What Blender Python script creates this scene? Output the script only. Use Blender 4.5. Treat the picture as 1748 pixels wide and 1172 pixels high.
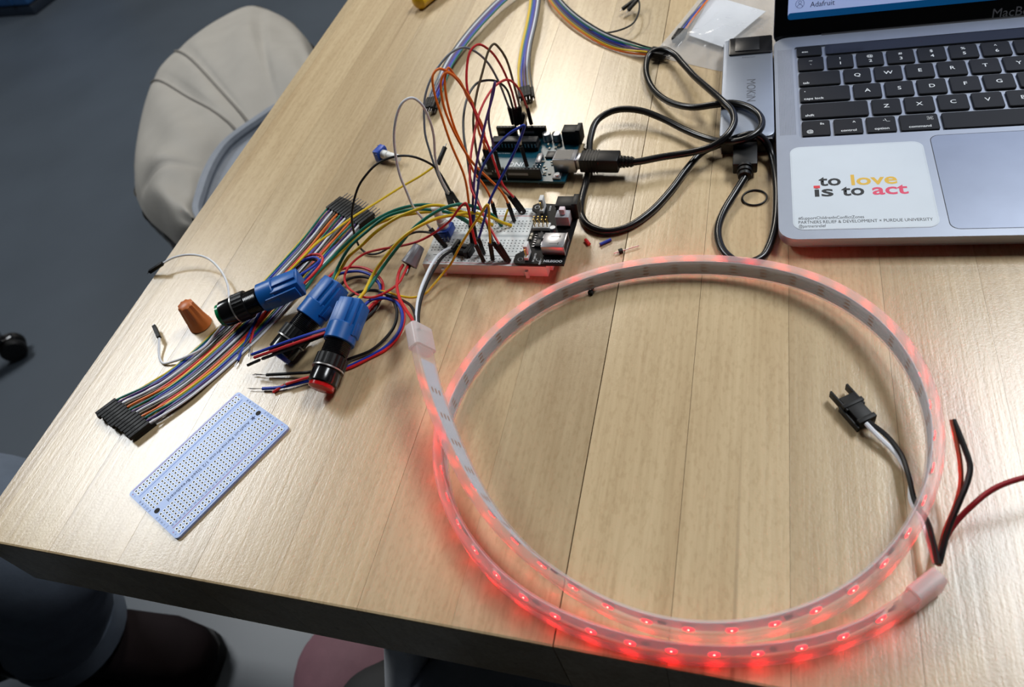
import bpy, bmesh, math, random
from mathutils import Vector, Matrix
random.seed(7)
for o in list(bpy.data.objects): bpy.data.objects.remove(o)
SC = bpy.context.scene
COL = SC.collection
TZ = 0.75                       # height of the bench top above the floor (m); tabletop things use mm above it

# ------------------------------------------------------------------ camera
IW, IH, FPX = 1748, 1172, 1283.8
PITCH, ROLL, HC = 0.8358, -0.3163, 322.5
fw = Vector((0, math.cos(PITCH), -math.sin(PITCH)))
u0 = Vector((0, math.sin(PITCH), math.cos(PITCH)))
x0 = Vector((1, 0, 0))
cr = x0*math.cos(ROLL) + u0*math.sin(ROLL)
cu = -x0*math.sin(ROLL) + u0*math.cos(ROLL)
cam = bpy.data.cameras.new('camera'); camo = bpy.data.objects.new('camera', cam); COL.objects.link(camo)
camo.matrix_world = Matrix(((cr.x, cu.x, -fw.x, 0), (cr.y, cu.y, -fw.y, 0), (cr.z, cu.z, -fw.z, TZ+HC/1000), (0, 0, 0, 1)))
cam.sensor_fit = 'HORIZONTAL'; cam.sensor_width = 36; cam.lens = FPX/IW*36
cam.clip_start = 0.01; cam.clip_end = 60
cam.dof.use_dof = True; cam.dof.focus_distance = 0.45; cam.dof.aperture_fstop = 11.5
SC.camera = camo

# ------------------------------------------------------------------ world, lamps, exposure
wd = bpy.data.worlds.new('world'); SC.world = wd; wd.use_nodes = True
wd.node_tree.nodes['Background'].inputs[0].default_value = (0.80, 0.88, 1.0, 1)
wd.node_tree.nodes['Background'].inputs[1].default_value = 0.05
def lamp(name, loc, sx, sy, power, col=(1, 0.97, 0.93), rz=0):
    l = bpy.data.lights.new(name, 'AREA'); l.shape = 'RECTANGLE'; l.size = sx; l.size_y = sy; l.energy = power; l.color = col
    o = bpy.data.objects.new(name, l); COL.objects.link(o); o.location = loc; o.rotation_euler = (0, 0, rz)
    return o
lamp('ceiling_lamp', (-1.45, 2.25, TZ+2.0), 1.2, 0.6, 62, (0.93, 0.97, 1.0), math.radians(60))
lamp('ceiling_lamp', (1.50, 0.80, TZ+2.0), 1.2, 0.6, 53, (0.93, 0.97, 1.0), math.radians(60))
lamp('ceiling_lamp', (0.5, 3.3, TZ+2.0), 1.2, 0.6, 54, (1.0, 0.93, 0.82), math.radians(60))
vs = SC.view_settings
vs.view_transform = 'Standard'; vs.look = 'None'; vs.gamma = 1; vs.use_curve_mapping = False; vs.exposure = 0.0

# ------------------------------------------------------------------ helpers
def ray(px, py):
    return fw + cr*((px-IW/2)/FPX) - cu*((py-IH/2)/FPX)
def P(px, py, z=0.0):           # point (mm, z above the bench top) seen at that pixel of the photograph at height z
    d = ray(px, py); t = (z-HC)/d.z
    return Vector((d.x*t, d.y*t, z))
def PY(px, py, y):
    d = ray(px, py); t = y/d.y
    return Vector((d.x*t, y, HC+d.z*t))

def lin(c):
    return tuple((x/255/12.92 if x/255 <= 0.04045 else ((x/255+0.055)/1.055)**2.4) for x in c)
MATS = {}
def M(name, c=(128, 128, 128), rough=0.5, metal=0.0, var=0.06, nscale=60, bump=0.0, bscale=400, emit=0, ec=None, trans=0.0, spec=0.5, coat=0.0, alpha=1.0, sss=0.0):
    if name in MATS: return MATS[name]
    m = bpy.data.materials.new(name); m.use_nodes = True; nt = m.node_tree; b = nt.nodes['Principled BSDF']
    col = lin(c)
    tc = nt.nodes.new('ShaderNodeTexCoord'); nz = nt.nodes.new('ShaderNodeTexNoise'); nz.inputs['Scale'].default_value = nscale; nz.inputs['Detail'].default_value = 3
    nt.links.new(tc.outputs['Object'], nz.inputs['Vector'])
    rp = nt.nodes.new('ShaderNodeValToRGB')
    rp.color_ramp.elements[0].color = tuple(max(0, x*(1-var)) for x in col)+(1,); rp.color_ramp.elements[1].color = tuple(min(1, x*(1+var)) for x in col)+(1,)
    rp.color_ramp.elements[0].position = .3; rp.color_ramp.elements[1].position = .7
    nt.links.new(nz.outputs['Fac'], rp.inputs['Fac']); nt.links.new(rp.outputs['Color'], b.inputs['Base Color'])
    b.inputs['Roughness'].default_value = rough; b.inputs['Metallic'].default_value = metal
    b.inputs['Specular IOR Level'].default_value = spec; b.inputs['Coat Weight'].default_value = coat
    b.inputs['Transmission Weight'].default_value = trans; b.inputs['Alpha'].default_value = alpha
    if sss: b.inputs['Subsurface Weight'].default_value = sss; b.inputs['Subsurface Radius'].default_value = (0.004, 0.003, 0.003)
    if emit: b.inputs['Emission Color'].default_value = lin(ec or c)+(1,); b.inputs['Emission Strength'].default_value = emit
    if bump:
        n2 = nt.nodes.new('ShaderNodeTexNoise'); n2.inputs['Scale'].default_value = bscale; n2.inputs['Detail'].default_value = 4
        bp = nt.nodes.new('ShaderNodeBump'); bp.inputs['Strength'].default_value = bump; bp.inputs['Distance'].default_value = 0.001
        nt.links.new(tc.outputs['Object'], n2.inputs['Vector']); nt.links.new(n2.outputs['Fac'], bp.inputs['Height']); nt.links.new(bp.outputs['Normal'], b.inputs['Normal'])
    MATS[name] = m
    return m

class MB:
    def __init__(s): s.V = []; s.F = []
    def add(s, V, F):
        k = len(s.V); s.V += [Vector(v) for v in V]; s.F += [[i+k for i in f] for f in F]; return s
    def box(s, x0, x1, y0, y1, z0, z1):
        return s.add([(x0,y0,z0),(x1,y0,z0),(x1,y1,z0),(x0,y1,z0),(x0,y0,z1),(x1,y0,z1),(x1,y1,z1),(x0,y1,z1)],
                     [(3,2,1,0),(4,5,6,7),(0,1,5,4),(1,2,6,5),(2,3,7,6),(3,0,4,7)])
    def obox(s, c, ax, ay, az, hx, hy, hz, top=1.0):
        V = []
        for sz in (-1, 1):
            k = top if sz > 0 else 1
            for sx, sy in ((-1,-1),(1,-1),(1,1),(-1,1)): V.append(c+ax*(sx*hx*k)+ay*(sy*hy*k)+az*(sz*hz))
        return s.add(V, [(3,2,1,0),(4,5,6,7),(0,1,5,4),(1,2,6,5),(2,3,7,6),(3,0,4,7)])
    def prism(s, poly, z0, z1):
        n = len(poly)
        return s.add([(x,y,z0) for x,y in poly]+[(x,y,z1) for x,y in poly], [list(range(n))[::-1], list(range(n,2*n))]+[(i,(i+1)%n,n+(i+1)%n,n+i) for i in range(n)])
    def ring(s, A, B, z0, z1):   # outer polygon A, inner polygon B, equal counts
        n = len(A)
        V = [(x,y,z0) for x,y in A]+[(x,y,z0) for x,y in B]+[(x,y,z1) for x,y in A]+[(x,y,z1) for x,y in B]
        F = []
        for i in range(n):
            j = (i+1)%n
            F += [(i,j,2*n+j,2*n+i),(n+j,n+i,3*n+i,3*n+j),(2*n+i,2*n+j,3*n+j,3*n+i),(j,i,n+i,n+j)]
        return s.add(V, F)
    def lathe(s, p, d, prof, n=16, ref=None, lob=None):   # prof: (along, radius); lob(angle, along)->factor
        p = Vector(p); d = Vector(d).normalized(); a, b = frame(d, ref)
        V = []; F = []
        for t, r in prof:
            for i in range(n):
                th = 2*math.pi*i/n; k = lob(th, t) if lob else 1
                V.append(p+d*t+(a*math.cos(th)+b*math.sin(th))*(r*k))
        for j in range(len(prof)-1):
            for i in range(n):
                i2 = (i+1)%n; F.append((j*n+i, j*n+i2, (j+1)*n+i2, (j+1)*n+i))
        F.append(list(range(n))[::-1]); F.append([(len(prof)-1)*n+i for i in range(n)])
        return s.add(V, F)
    def cyl(s, p0, p1, r0, r1=None, n=12):
        p0 = Vector(p0); p1 = Vector(p1)
        return s.lathe(p0, p1-p0, [(0, r0), ((p1-p0).length, r0 if r1 is None else r1)], n)
    def sweep(s, pts, prof, up=None, closed_prof=True):   # prof: list of (a,b) in frame (side, up)
        n = len(prof); V = []; F = []
        nrm = None
        for i, p in enumerate(pts):
            t = (pts[min(i+1, len(pts)-1)]-pts[max(i-1, 0)])
            if t.length < 1e-9: t = Vector((1,0,0))
            t.normalize()
            if up is not None:
                b = up[i] if isinstance(up, list) else up
                a = t.cross(b).normalized(); b = a.cross(t).normalized()
            else:
                if nrm is None: a, b = frame(t)
                else:
                    a = (nrm - t*nrm.dot(t))
                    if a.length < 1e-6: a, b = frame(t)
                    else: a.normalize(); b = t.cross(a)
                nrm = a
            for q in prof: V.append(p+a*q[0]+b*q[1])
        for j in range(len(pts)-1):
            for i in range(n):
                i2 = (i+1)%n; F.append((j*n+i, j*n+i2, (j+1)*n+i2, (j+1)*n+i))
        F.append(list(range(n))[::-1]); F.append([(len(pts)-1)*n+i for i in range(n)])
        return s.add(V, F)
    def tube(s, pts, r, n=8):
        return s.sweep(pts, [(r*math.cos(2*math.pi*i/n), r*math.sin(2*math.pi*i/n)) for i in range(n)])
    def xf(s, f):
        s.V = [Vector(f(v)) for v in s.V]; return s
def frame(d, ref=None):
    r = Vector(ref) if ref is not None else (Vector((0,0,1)) if abs(d.z) < 0.9 else Vector((1,0,0)))
    a = r.cross(d).normalized(); return a, d.cross(a).normalized()
def rrect(x0, x1, y0, y1, r, n=5):
    out = []
    for cx, cy, a0 in ((x1-r,y1-r,0),(x0+r,y1-r,90),(x0+r,y0+r,180),(x1-r,y0+r,270)):
        for i in range(n+1):
            a = math.radians(a0+90*i/n); out.append((cx+r*math.cos(a), cy+r*math.sin(a)))
    return out
def spline(pts, k=6):
    if len(pts) < 3: return [Vector(p) for p in pts]
    Q = [pts[0]*2-pts[1]]+list(pts)+[pts[-1]*2-pts[-2]]; out = []
    for i in range(1, len(Q)-2):
        p0, p1, p2, p3 = Q[i-1:i+3]
        t0 = 0; t1 = t0+max((p1-p0).length, 1e-4)**.5; t2 = t1+max((p2-p1).length, 1e-4)**.5; t3 = t2+max((p3-p2).length, 1e-4)**.5
        for j in range(k):
            t = t1+(t2-t1)*j/k
            A1 = p0*((t1-t)/(t1-t0))+p1*((t-t0)/(t1-t0)); A2 = p1*((t2-t)/(t2-t1))+p2*((t-t1)/(t2-t1)); A3 = p2*((t3-t)/(t3-t2))+p3*((t-t2)/(t3-t2))
            B1 = A1*((t2-t)/(t2-t0))+A2*((t-t0)/(t2-t0)); B2 = A2*((t3-t)/(t3-t1))+A3*((t-t1)/(t3-t1))
            out.append(B1*((t2-t)/(t2-t1))+B2*((t-t1)/(t2-t1)))
    out.append(Vector(pts[-1])); return out

def mesh_of(name, mb, bev=0, smooth=35):
    me = bpy.data.meshes.new(name)
    me.from_pydata([tuple(v*0.001) for v in mb.V], [], mb.F); me.update()
    bm = bmesh.new(); bm.from_mesh(me)
    bmesh.ops.recalc_face_normals(bm, faces=bm.faces)
    if bev: bmesh.ops.bevel(bm, geom=list(bm.edges), offset=bev*0.001, segments=2, profile=0.5, affect='EDGES', clamp_overlap=True)
    bm.to_mesh(me); bm.free()
    if smooth:
        me.shade_smooth(); me.set_sharp_from_angle(angle=math.radians(smooth))
    return me
def ob(name, me, mat, parent=None, loc=(0,0,0), rot=(0,0,0)):
    o = bpy.data.objects.new(name, me); COL.objects.link(o)
    if mat and not me.materials: me.materials.append(mat)
    o.parent = parent; o.location = Vector(loc)*0.001; o.rotation_euler = rot
    return o
def tag(o, label, cat, group=None, kind=None):
    if label: o['label'] = label
    if cat: o['category'] = cat
    if group: o['group'] = group
    if kind: o['kind'] = kind
    return o
class Thing:                     # an Empty at the thing's base with a frame of its own; parts are given in that frame or (w=True) in bench mm
    def __init__(s, name, label, cat, loc=(0,0,0), rz=0.0, group=None):
        s.o = bpy.data.objects.new(name, None); COL.objects.link(s.o); s.o.empty_display_size = 0.01
        s.loc = Vector(loc); s.rz = rz
        s.o.location = Vector((loc[0], loc[1], loc[2]))*0.001+Vector((0,0,TZ)); s.o.rotation_euler = (0,0,rz)
        tag(s.o, label, cat, group); s.R = Matrix.Rotation(-rz, 3, 'Z')
    def part(s, name, mb, mat, bev=0, parent=None, w=False, kind=None, smooth=35, label=None):
        if w: mb.xf(lambda v: s.R@(v-s.loc))
        o = ob(name, mesh_of(name, mb, bev, smooth), mat, parent or s.o)
        if kind: o['kind'] = kind
        if label: o['label'] = label
        return o
    def local(s, p): return s.R@(Vector(p)-s.loc)
def text_mesh(body, size, bold=0.0, align='CENTER', spacing=1.0):
    cu_ = bpy.data.curves.new('lettering', 'FONT'); cu_.body = body; cu_.size = size*0.001; cu_.align_x = align; cu_.align_y = 'CENTER' if align == 'CENTER' else 'BOTTOM_BASELINE'
    cu_.offset = bold*0.001; cu_.space_character = spacing; cu_.resolution_u = 3
    t = bpy.data.objects.new('lettering', cu_); me = bpy.data.meshes.new_from_object(t)
    bpy.data.objects.remove(t); bpy.data.curves.remove(cu_)
    me.materials.clear()
    return me
def text(parent, name, body, size, x, y, z, mat, rz=0.0, bold=0.0, align='CENTER', sx=1.0, sy=1.0, spacing=1.0, rot=None):
    o = ob(name, text_mesh(body, size, bold, align, spacing), mat, parent, (x, y, z), rot or (0, 0, rz)); o.scale = (sx, sy, 1)
    return o

# wire from pixels: (px,py) or (px,py,z); unanchored points are put at a depth (or height, flat=True) between the anchors
def wpts(ctrl, flat=False, zmin=0.8, k=6):
    n = len(ctrl); anc = [i for i in range(n) if len(ctrl[i]) == 3]
    assert anc[0] == 0 and anc[-1] == n-1
    pos = [None]*n
    for i in anc: pos[i] = P(*ctrl[i])
    for a, b in zip(anc[:-1], anc[1:]):
        L = [0]
        for i in range(a, b): L.append(L[-1]+math.hypot(ctrl[i+1][0]-ctrl[i][0], ctrl[i+1][1]-ctrl[i][1]))
        for i in range(a+1, b):
            t = L[i-a]/L[-1]
            if flat: pos[i] = P(ctrl[i][0], ctrl[i][1], pos[a].z*(1-t)+pos[b].z*t)
            else: pos[i] = PY(ctrl[i][0], ctrl[i][1], pos[a].y*(1-t)+pos[b].y*t)
            if pos[i].z < zmin: pos[i] = P(ctrl[i][0], ctrl[i][1], zmin)
    return spline(pos, k)
def tub(pts, r, n=8): return MB().tube(pts, r, n)
def housing(p0, p1, w=1.25):
    d = (p1-p0); L = d.length; d.normalize(); a, b = frame(d)
    m = MB(); m.obox((p0+p1)/2, a, b, d, w, w, L/2)
    m.obox((p0+p1)/2+d*(L*0.12)+b*w, a, b, d, w*0.45, 0.12, L*0.10)
    return m

# common plastics
PLUG = M('black_plastic', (9, 9, 10), 0.5, var=0.15, spec=.3)
METAL = M('tinned_metal', (158, 158, 162), 0.34, 1.0)
GOLD = M('gold_pin', (200, 165, 90), 0.3, 1.0)
WHITEINK = M('white_ink', (225, 228, 230), 0.6)
BLACKINK = M('black_ink', (20, 22, 24), 0.6)
WC = {k: M('wire_'+k, c, 0.45, var=0.04, spec=.4) for k, c in dict(red=(202, 38, 42), black=(16, 16, 18), blue=(24, 58, 170), white=(226, 229, 236), grey=(120, 126, 134), yellow=(222, 186, 28), green=(10, 110, 92), orange=(232, 112, 30), purple=(78, 50, 110), brown=(92, 78, 56), darkred=(140, 24, 34), gold=(214, 150, 40)).items()}

# ------------------------------------------------------------------ floor and bench
def wood(name, a, b, dark):
    m = bpy.data.materials.new(name); m.use_nodes = True; nt = m.node_tree; B = nt.nodes['Principled BSDF']; N = nt.nodes.new; Lk = nt.links.new
    tc = N('ShaderNodeTexCoord'); oi = N('ShaderNodeObjectInfo')
    mul = N('ShaderNodeMath'); mul.operation = 'MULTIPLY'; mul.inputs[1].default_value = 37.0; Lk(oi.outputs['Random'], mul.inputs[0])
    def noise(sx, sy, scale, detail, rough=0.55, dist=0.0):
        mp = N('ShaderNodeMapping'); mp.inputs['Scale'].default_value = (sx, sy, sx); Lk(tc.outputs['Object'], mp.inputs['Vector'])
        nz = N('ShaderNodeTexNoise'); nz.noise_dimensions = '4D'; nz.inputs['Scale'].default_value = scale; nz.inputs['Detail'].default_value = detail
        nz.inputs['Roughness'].default_value = rough; nz.inputs['Distortion'].default_value = dist
        Lk(mp.outputs['Vector'], nz.inputs['Vector']); Lk(mul.outputs[0], nz.inputs['W']); return nz.outputs['Fac']
    broad = noise(1, 0.10, 38, 3, 0.5, 0.6)
    fine = noise(1, 0.035, 420, 3)
    fleck = noise(1, 0.40, 520, 2)
    big = noise(1, 0.35, 9, 2)
    def ramp(f, p0, c0, p1, c1):
        r = N('ShaderNodeValToRGB'); r.color_ramp.elements[0].position = p0; r.color_ramp.elements[0].color = c0; r.color_ramp.elements[1].position = p1; r.color_ramp.elements[1].color = c1
        Lk(f, r.inputs['Fac']); return r.outputs['Color']
    la, lb, ld = (lin(c)+(1,) for c in (a, b, dark))
    base = ramp(broad, .30, la, .72, lb)
    def mix(bl, fac, A, Bc):
        x = N('ShaderNodeMix'); x.data_type = 'RGBA'; x.blend_type = bl
        if isinstance(fac, (int, float)): x.inputs['Factor'].default_value = fac
        else: Lk(fac, x.inputs['Factor'])
        Lk(A, x.inputs[6])
        if isinstance(Bc, tuple): x.inputs[7].default_value = Bc
        else: Lk(Bc, x.inputs[7])
        return x.outputs[2]
    c = mix('MULTIPLY', 0.55, base, ramp(fine, .35, (.80, .77, .72, 1), .6, (1, 1, 1, 1)))
    c = mix('MULTIPLY', 0.42, c, ramp(fleck, .36, (.80, .76, .70, 1), .5, (1, 1, 1, 1)))
    c = mix('MULTIPLY', 0.45, c, ramp(big, .35, (.84, .80, .74, 1), .65, (1.0, 1.0, 1.0, 1)))
    tone = N('ShaderNodeMapRange'); tone.inputs['To Min'].default_value = 0.86; tone.inputs['To Max'].default_value = 1.10
    m2 = N('ShaderNodeMath'); m2.operation = 'FRACT'; m3 = N('ShaderNodeMath'); m3.operation = 'MULTIPLY'; m3.inputs[1].default_value = 7.31
    Lk(oi.outputs['Random'], m3.inputs[0]); Lk(m3.outputs[0], m2.inputs[0]); Lk(m2.outputs[0], tone.inputs['Value'])
    hs = N('ShaderNodeHueSaturation'); Lk(c, hs.inputs['Color']); Lk(tone.outputs[0], hs.inputs['Value'])
    # thin dark mineral streaks
    st = noise(1, 0.012, 150, 1)
    c2 = mix('MIX', ramp(st, .70, (0, 0, 0, 1), .76, (.35, .35, .35, 1)), hs.outputs['Color'], ld)
    Lk(c2, B.inputs['Base Color'])
    # scratches in the varnish
    mp = N('ShaderNodeMapping'); mp.inputs['Scale'].default_value = (30, 90, 30); mp.inputs['Rotation'].default_value = (0, 0, 0.7); Lk(tc.outputs['Object'], mp.inputs['Vector'])
    add = N('ShaderNodeMath'); add.operation = 'ADD'; Lk(ramp(fine, .3, (0, 0, 0, 1), .7, (1, 1, 1, 1)), add.inputs[0]); Lk(fleck, add.inputs[1])
    bp = N('ShaderNodeBump'); bp.inputs['Strength'].default_value = 0.07; bp.inputs['Distance'].default_value = 0.0005; Lk(add.outputs[0], bp.inputs['Height'])
    orange = N('ShaderNodeTexNoise'); orange.inputs['Scale'].default_value = 950; orange.inputs['Detail'].default_value = 2; Lk(tc.outputs['Object'], orange.inputs['Vector'])
    bp2 = N('ShaderNodeBump'); bp2.inputs['Strength'].default_value = 0.11; bp2.inputs['Distance'].default_value = 0.0004; Lk(orange.outputs['Fac'], bp2.inputs['Height']); Lk(bp.outputs['Normal'], bp2.inputs['Normal'])
    Lk(bp2.outputs['Normal'], B.inputs['Normal'])
    B.inputs['Roughness'].default_value = 0.27; B.inputs['Specular IOR Level'].default_value = 0.75
    return m
WOOD = wood('maple_block', (210, 188, 151), (189, 164, 127), (108, 84, 58))

def floor_mat():
    m = M('vinyl_floor', (60, 67, 75), 0.4, var=0.10, nscale=2.5, bump=0.05, bscale=120)
    return m
f = ob('floor', mesh_of('floor', MB().box(-5100, 5100, -4100, 7100, -40, 0)), floor_mat()); f['kind'] = 'structure'; f['label'] = 'dark blue grey vinyl floor around the bench'
WALL = M('wall_paint', (120, 124, 130), .8, var=.03, nscale=3); CEIL = M('ceiling_tile', (170, 172, 174), .85, var=.03, nscale=3)
for nm, b in (('wall_left', (-5100, -5000, -4000, 7000, 0, 2850)), ('wall_right', (5000, 5100, -4000, 7000, 0, 2850)), ('wall_front', (-5100, 5100, -4100, -4000, 0, 2850)), ('wall_back', (-5100, 5100, 7000, 7100, 0, 2850)), ('ceiling', (-5100, 5100, -4100, 7100, 2850, 2900))):
    o = ob(nm, mesh_of(nm, MB().box(*b)), CEIL if nm == 'ceiling' else WALL); o['kind'] = 'structure'

TR = -0.4613; TOP_T = 55.4; SLOPE = math.tan(-0.4858-TR)
T = Thing('workbench', 'pale maple butcher block workbench filling most of the picture', 'workbench', (-327, 279.3, -TZ*1000), TR)
edges = [0, 11.5]; 
while edges[-1] < 1180: edges.append(edges[-1]+47.5+random.uniform(-.3, .3))
for i in range(len(edges)-1):
    a, b = edges[i], edges[i+1]-(0.55 if abs(edges[i+1]-341) < 20 else random.choice((0.10, 0.14, 0.2)))
    w = b-a; zt = TZ*1000; zb = zt-TOP_T
    zt -= random.uniform(0, .05); ch = 1.3; ya, yb = SLOPE*a, SLOPE*b
    y1 = 1500; cl = 1.3 if i == 0 else 0.0
    m = MB().add([(0, ya, zb), (w, yb, zb), (w, y1, zb), (0, y1, zb),
                  (0, ya, zt-ch), (w, yb, zt-ch), (w, y1, zt-cl), (0, y1, zt-cl),
                  (cl, ya+ch*.3, zt-ch*.3), (w, yb+ch*.3, zt-ch*.3), (cl, ya+ch, zt), (w, yb+ch, zt), (w, y1, zt), (cl, y1, zt)],
                 [(3,2,1,0), (0,1,5,4), (4,5,9,8), (8,9,11,10), (10,11,12,13), (1,2,6,12,11,9,5), (2,3,7,13,12,6), (3,0,4,8,10,13,7)])
    o = ob('stave', mesh_of('stave', m, smooth=0), WOOD, T.o, (a, 0, 0))
LEGM = M('grey_leg_paint', (205, 208, 212), 0.45)
Rt = lambda v: T.R@(v-T.loc)
def bench_leg(p_floor, p_top, r):
    m = MB().cyl(p_floor, p_top, r, n=20); m.xf(Rt); o = ob('leg', mesh_of('leg', m), LEGM, T.o)
    q = MB().cyl(p_floor, p_floor+Vector((0,0,14)), r*1.25, n=20); q.xf(Rt); ob('foot', mesh_of('foot', q), PLUG, o)
pf = P(690, 1400, -750); pm = P(697, 1120, -260); d = (pm-pf); pt = pf+d*((-TOP_T+750)/d.z)
bench_leg(pf, pt, 19)
def tabp(u, v_, z): 
    q = Matrix.Rotation(TR, 3, 'Z')@Vector((u, v_, 0)); return Vector((q.x-327, q.y+279.3, z))
for u_, v_ in ((150, 1400), (1100, 1400), (1100, 70)):
    bench_leg(tabp(u_, v_, -750), tabp(u_, v_, -TOP_T), 22)

# ------------------------------------------------------------------ LED strip
SIL = bpy.data.materials.new('milky_silicone'); SIL.use_nodes = True
def silicone(m, opac, trl):
    nt = m.node_tree; B = nt.nodes['Principled BSDF']; out = nt.nodes['Material Output']; N = nt.nodes.new; Lk = nt.links.new
    tc = N('ShaderNodeTexCoord'); nz = N('ShaderNodeTexNoise'); nz.inputs['Scale'].default_value = 90; Lk(tc.outputs['Object'], nz.inputs['Vector'])
    rp = N('ShaderNodeValToRGB'); rp.color_ramp.elements[0].color = (.82, .80, .80, 1); rp.color_ramp.elements[1].color = (.92, .90, .91, 1); Lk(nz.outputs['Fac'], rp.inputs['Fac']); Lk(rp.outputs['Color'], B.inputs['Base Color'])
    B.inputs['Roughness'].default_value = 0.22
    tr = N('ShaderNodeBsdfTransparent'); tr.inputs[0].default_value = (.97, .96, .96, 1); tl = N('ShaderNodeBsdfTranslucent'); tl.inputs[0].default_value = (.9, .86, .86, 1)
    m1 = N('ShaderNodeMixShader'); m1.inputs[0].default_value = trl; Lk(B.outputs[0], m1.inputs[1]); Lk(tl.outputs[0], m1.inputs[2])
    m2 = N('ShaderNodeMixShader'); m2.inputs[0].default_value = opac; Lk(tr.outputs[0], m2.inputs[1]); Lk(m1.outputs[0], m2.inputs[2]); Lk(m2.outputs[0], out.inputs[0])
silicone(SIL, 0.30, 0.5)
CAPM = bpy.data.materials.new('frosted_end_cap'); CAPM.use_nodes = True; silicone(CAPM, 0.75, 0.5)
PCBW = M('white_flex_board', (205, 208, 218), 0.45)
COPPER = M('copper_pad', (172, 118, 80), 0.5, 0.0)
LEDM = M('lit_red_led', (255, 30, 30), 0.4, emit=30, ec=(255, 1, 6))
LEDC = M('led_core', (255, 120, 110), 0.4, emit=60, ec=(255, 70, 60))
LEDB = M('led_package', (225, 215, 205), 0.4)
CHIP = M('black_chip', (26, 26, 28), 0.4)
ZP = [(0, 31), (3, 27), (6, 22), (9, 16), (12, 13.5), (15, 14), (18, 19), (21, 21), (24, 17), (27, 11), (30, 8), (34, 6.8), (44, 6.8), (52, 7), (58, 7), (61, 8)]
STR = [(717,575),(723.6,627.5),(738,669.5),(753.5,713.5),(769.6,753.7),(791.5,804),(817.4,850.7),(849.7,897),(889,941),(937,978),(990.4,1015.5),(1049.6,1048),(1116.6,1072.5),(1189.3,1083.2),(1264,1081),(1338,1069.6),(1408.7,1044),(1471,1007),(1521,962),(1560,908),(1587,851),(1600,793.5),(1602,737.6),(1592,672),(1558,608),(1522.5,567),(1483,531.5),(1437,503),(1389,481),(1337,465),(1284,457),(1234,452),(1182,450.7),(1131.6,452.7),(1082.5,459),(1035,468),(989,482.4),(945,500.5),(905.3,525),(868.5,551),(835.7,581.5),(807,616),(784.5,653),(767,684),(754,722),(748,767),(751,812),(761,858),(784,907),(814.7,953),(854,995.5),(903.7,1033),(961.6,1064.7),(1026,1088),(1094.6,1107),(1167,1119),(1242,1122),(1316.7,1119),(1392,1107),(1463.5,1086),(1530.6,1054),(1586,1000)]
def zp(i):
    for (a, za), (b, zb) in zip(ZP[:-1], ZP[1:]):
        if a <= i <= b: return za+(zb-za)*(i-a)/(b-a)
cp = [P(x, y, zp(i)) for i, (x, y) in enumerate(STR)]
for _ in range(2): cp = [cp[0]]+[cp[i]*.5+(cp[i-1]+cp[i+1])*.25 for i in range(1, len(cp)-1)]+[cp[-1]]
sp = spline(cp, 6)
# even resample
acc = [0]
for a, b in zip(sp[:-1], sp[1:]): acc.append(acc[-1]+(b-a).length)
def at(s):
    s = min(max(s, 0), acc[-1]); lo = 0
    import bisect
    lo = min(max(bisect.bisect_right(acc, s)-1, 0), len(sp)-2)
    t = (s-acc[lo])/max(acc[lo+1]-acc[lo], 1e-6); return sp[lo]*(1-t)+sp[lo+1]*t
LEN = acc[-1]; NS = 330
path = [at(LEN*i/NS) for i in range(NS+1)]
UPV = Vector((0, 0, 1))
LEAN = [(0, 30), (4, 26), (8, 14), (12, 4), (16, 0), (61, 0)]
def leanat(s_):
    i = s_/LEN*61
    for (a, la), (b, lb) in zip(LEAN[:-1], LEAN[1:]):
        if a <= i <= b: return math.radians(la+(lb-la)*(i-a)/(b-a))
    return 0.0
S = Thing('led_strip', 'clear silicone strip of lit red lamps curled into a big loop', 'light strip', (path[0].x, path[0].y, 0))
def rr_prof(hx, hy, r, n=3):
    return rrect(-hx, hx, -hy, hy, r, n)
# side vector a = t x up : with the loop running clockwise seen from above the outer side is +/-a
ctr = sum(path, Vector())/len(path)
def outer(i):
    t = (path[min(i+1, NS)]-path[max(i-1, 0)]).normalized(); return t.cross(UPV).normalized()
sgn = 1 if sum((path[i]-ctr).dot(outer(i)) for i in range(NS)) > 0 else -1
def upat(s_):
    t = (at(s_+1.5)-at(s_-1.5)).normalized(); a = t.cross(UPV).normalized()*sgn; l = leanat(s_); return (UPV*math.cos(l)+a*math.sin(l)).normalized()
UPS = [upat(LEN*i/NS) for i in range(NS+1)]
S.part('silicone_sleeve', MB().sweep(path, rr_prof(3.0, 6.4, 1.6), up=UPS), SIL, w=True, smooth=50)
b0, b1 = 6, NS-6
pb = path[b0:b1]
off = -1.9*sgn
strip_board = S.part('flex_board', MB().sweep(pb, [(off-.15, -5), (off+.15, -5), (off+.15, 5), (off-.15, 5)], up=UPS[b0:b1]), PCBW, w=True)
bx = MB().box(-2.4, 2.4, -2.4, 2.4, 0, 1.3); led_pack = mesh_of('led', bx, bev=.15); led_pack.materials.append(LEDB)
lm = mesh_of('lit_lens', MB().cyl((0, 0, 1.25), (0, 0, 1.6), 2.1, n=14)); lm.materials.append(LEDM)
lc = mesh_of('lit_core', MB().cyl((0, 0, 1.55), (0, 0, 1.72), .38, n=8)); lc.materials.append(LEDC)
pm_ = mesh_of('copper_pad', MB().prism(rrect(-1.7, 1.7, -.55, .55, .5, 3), 0, .08)); pm_.materials.append(COPPER)
cm_ = mesh_of('driver_chip', MB().box(-1.6, 1.6, -1.1, 1.1, 0, .8), bev=.1); cm_.materials.append(CHIP)
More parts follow.
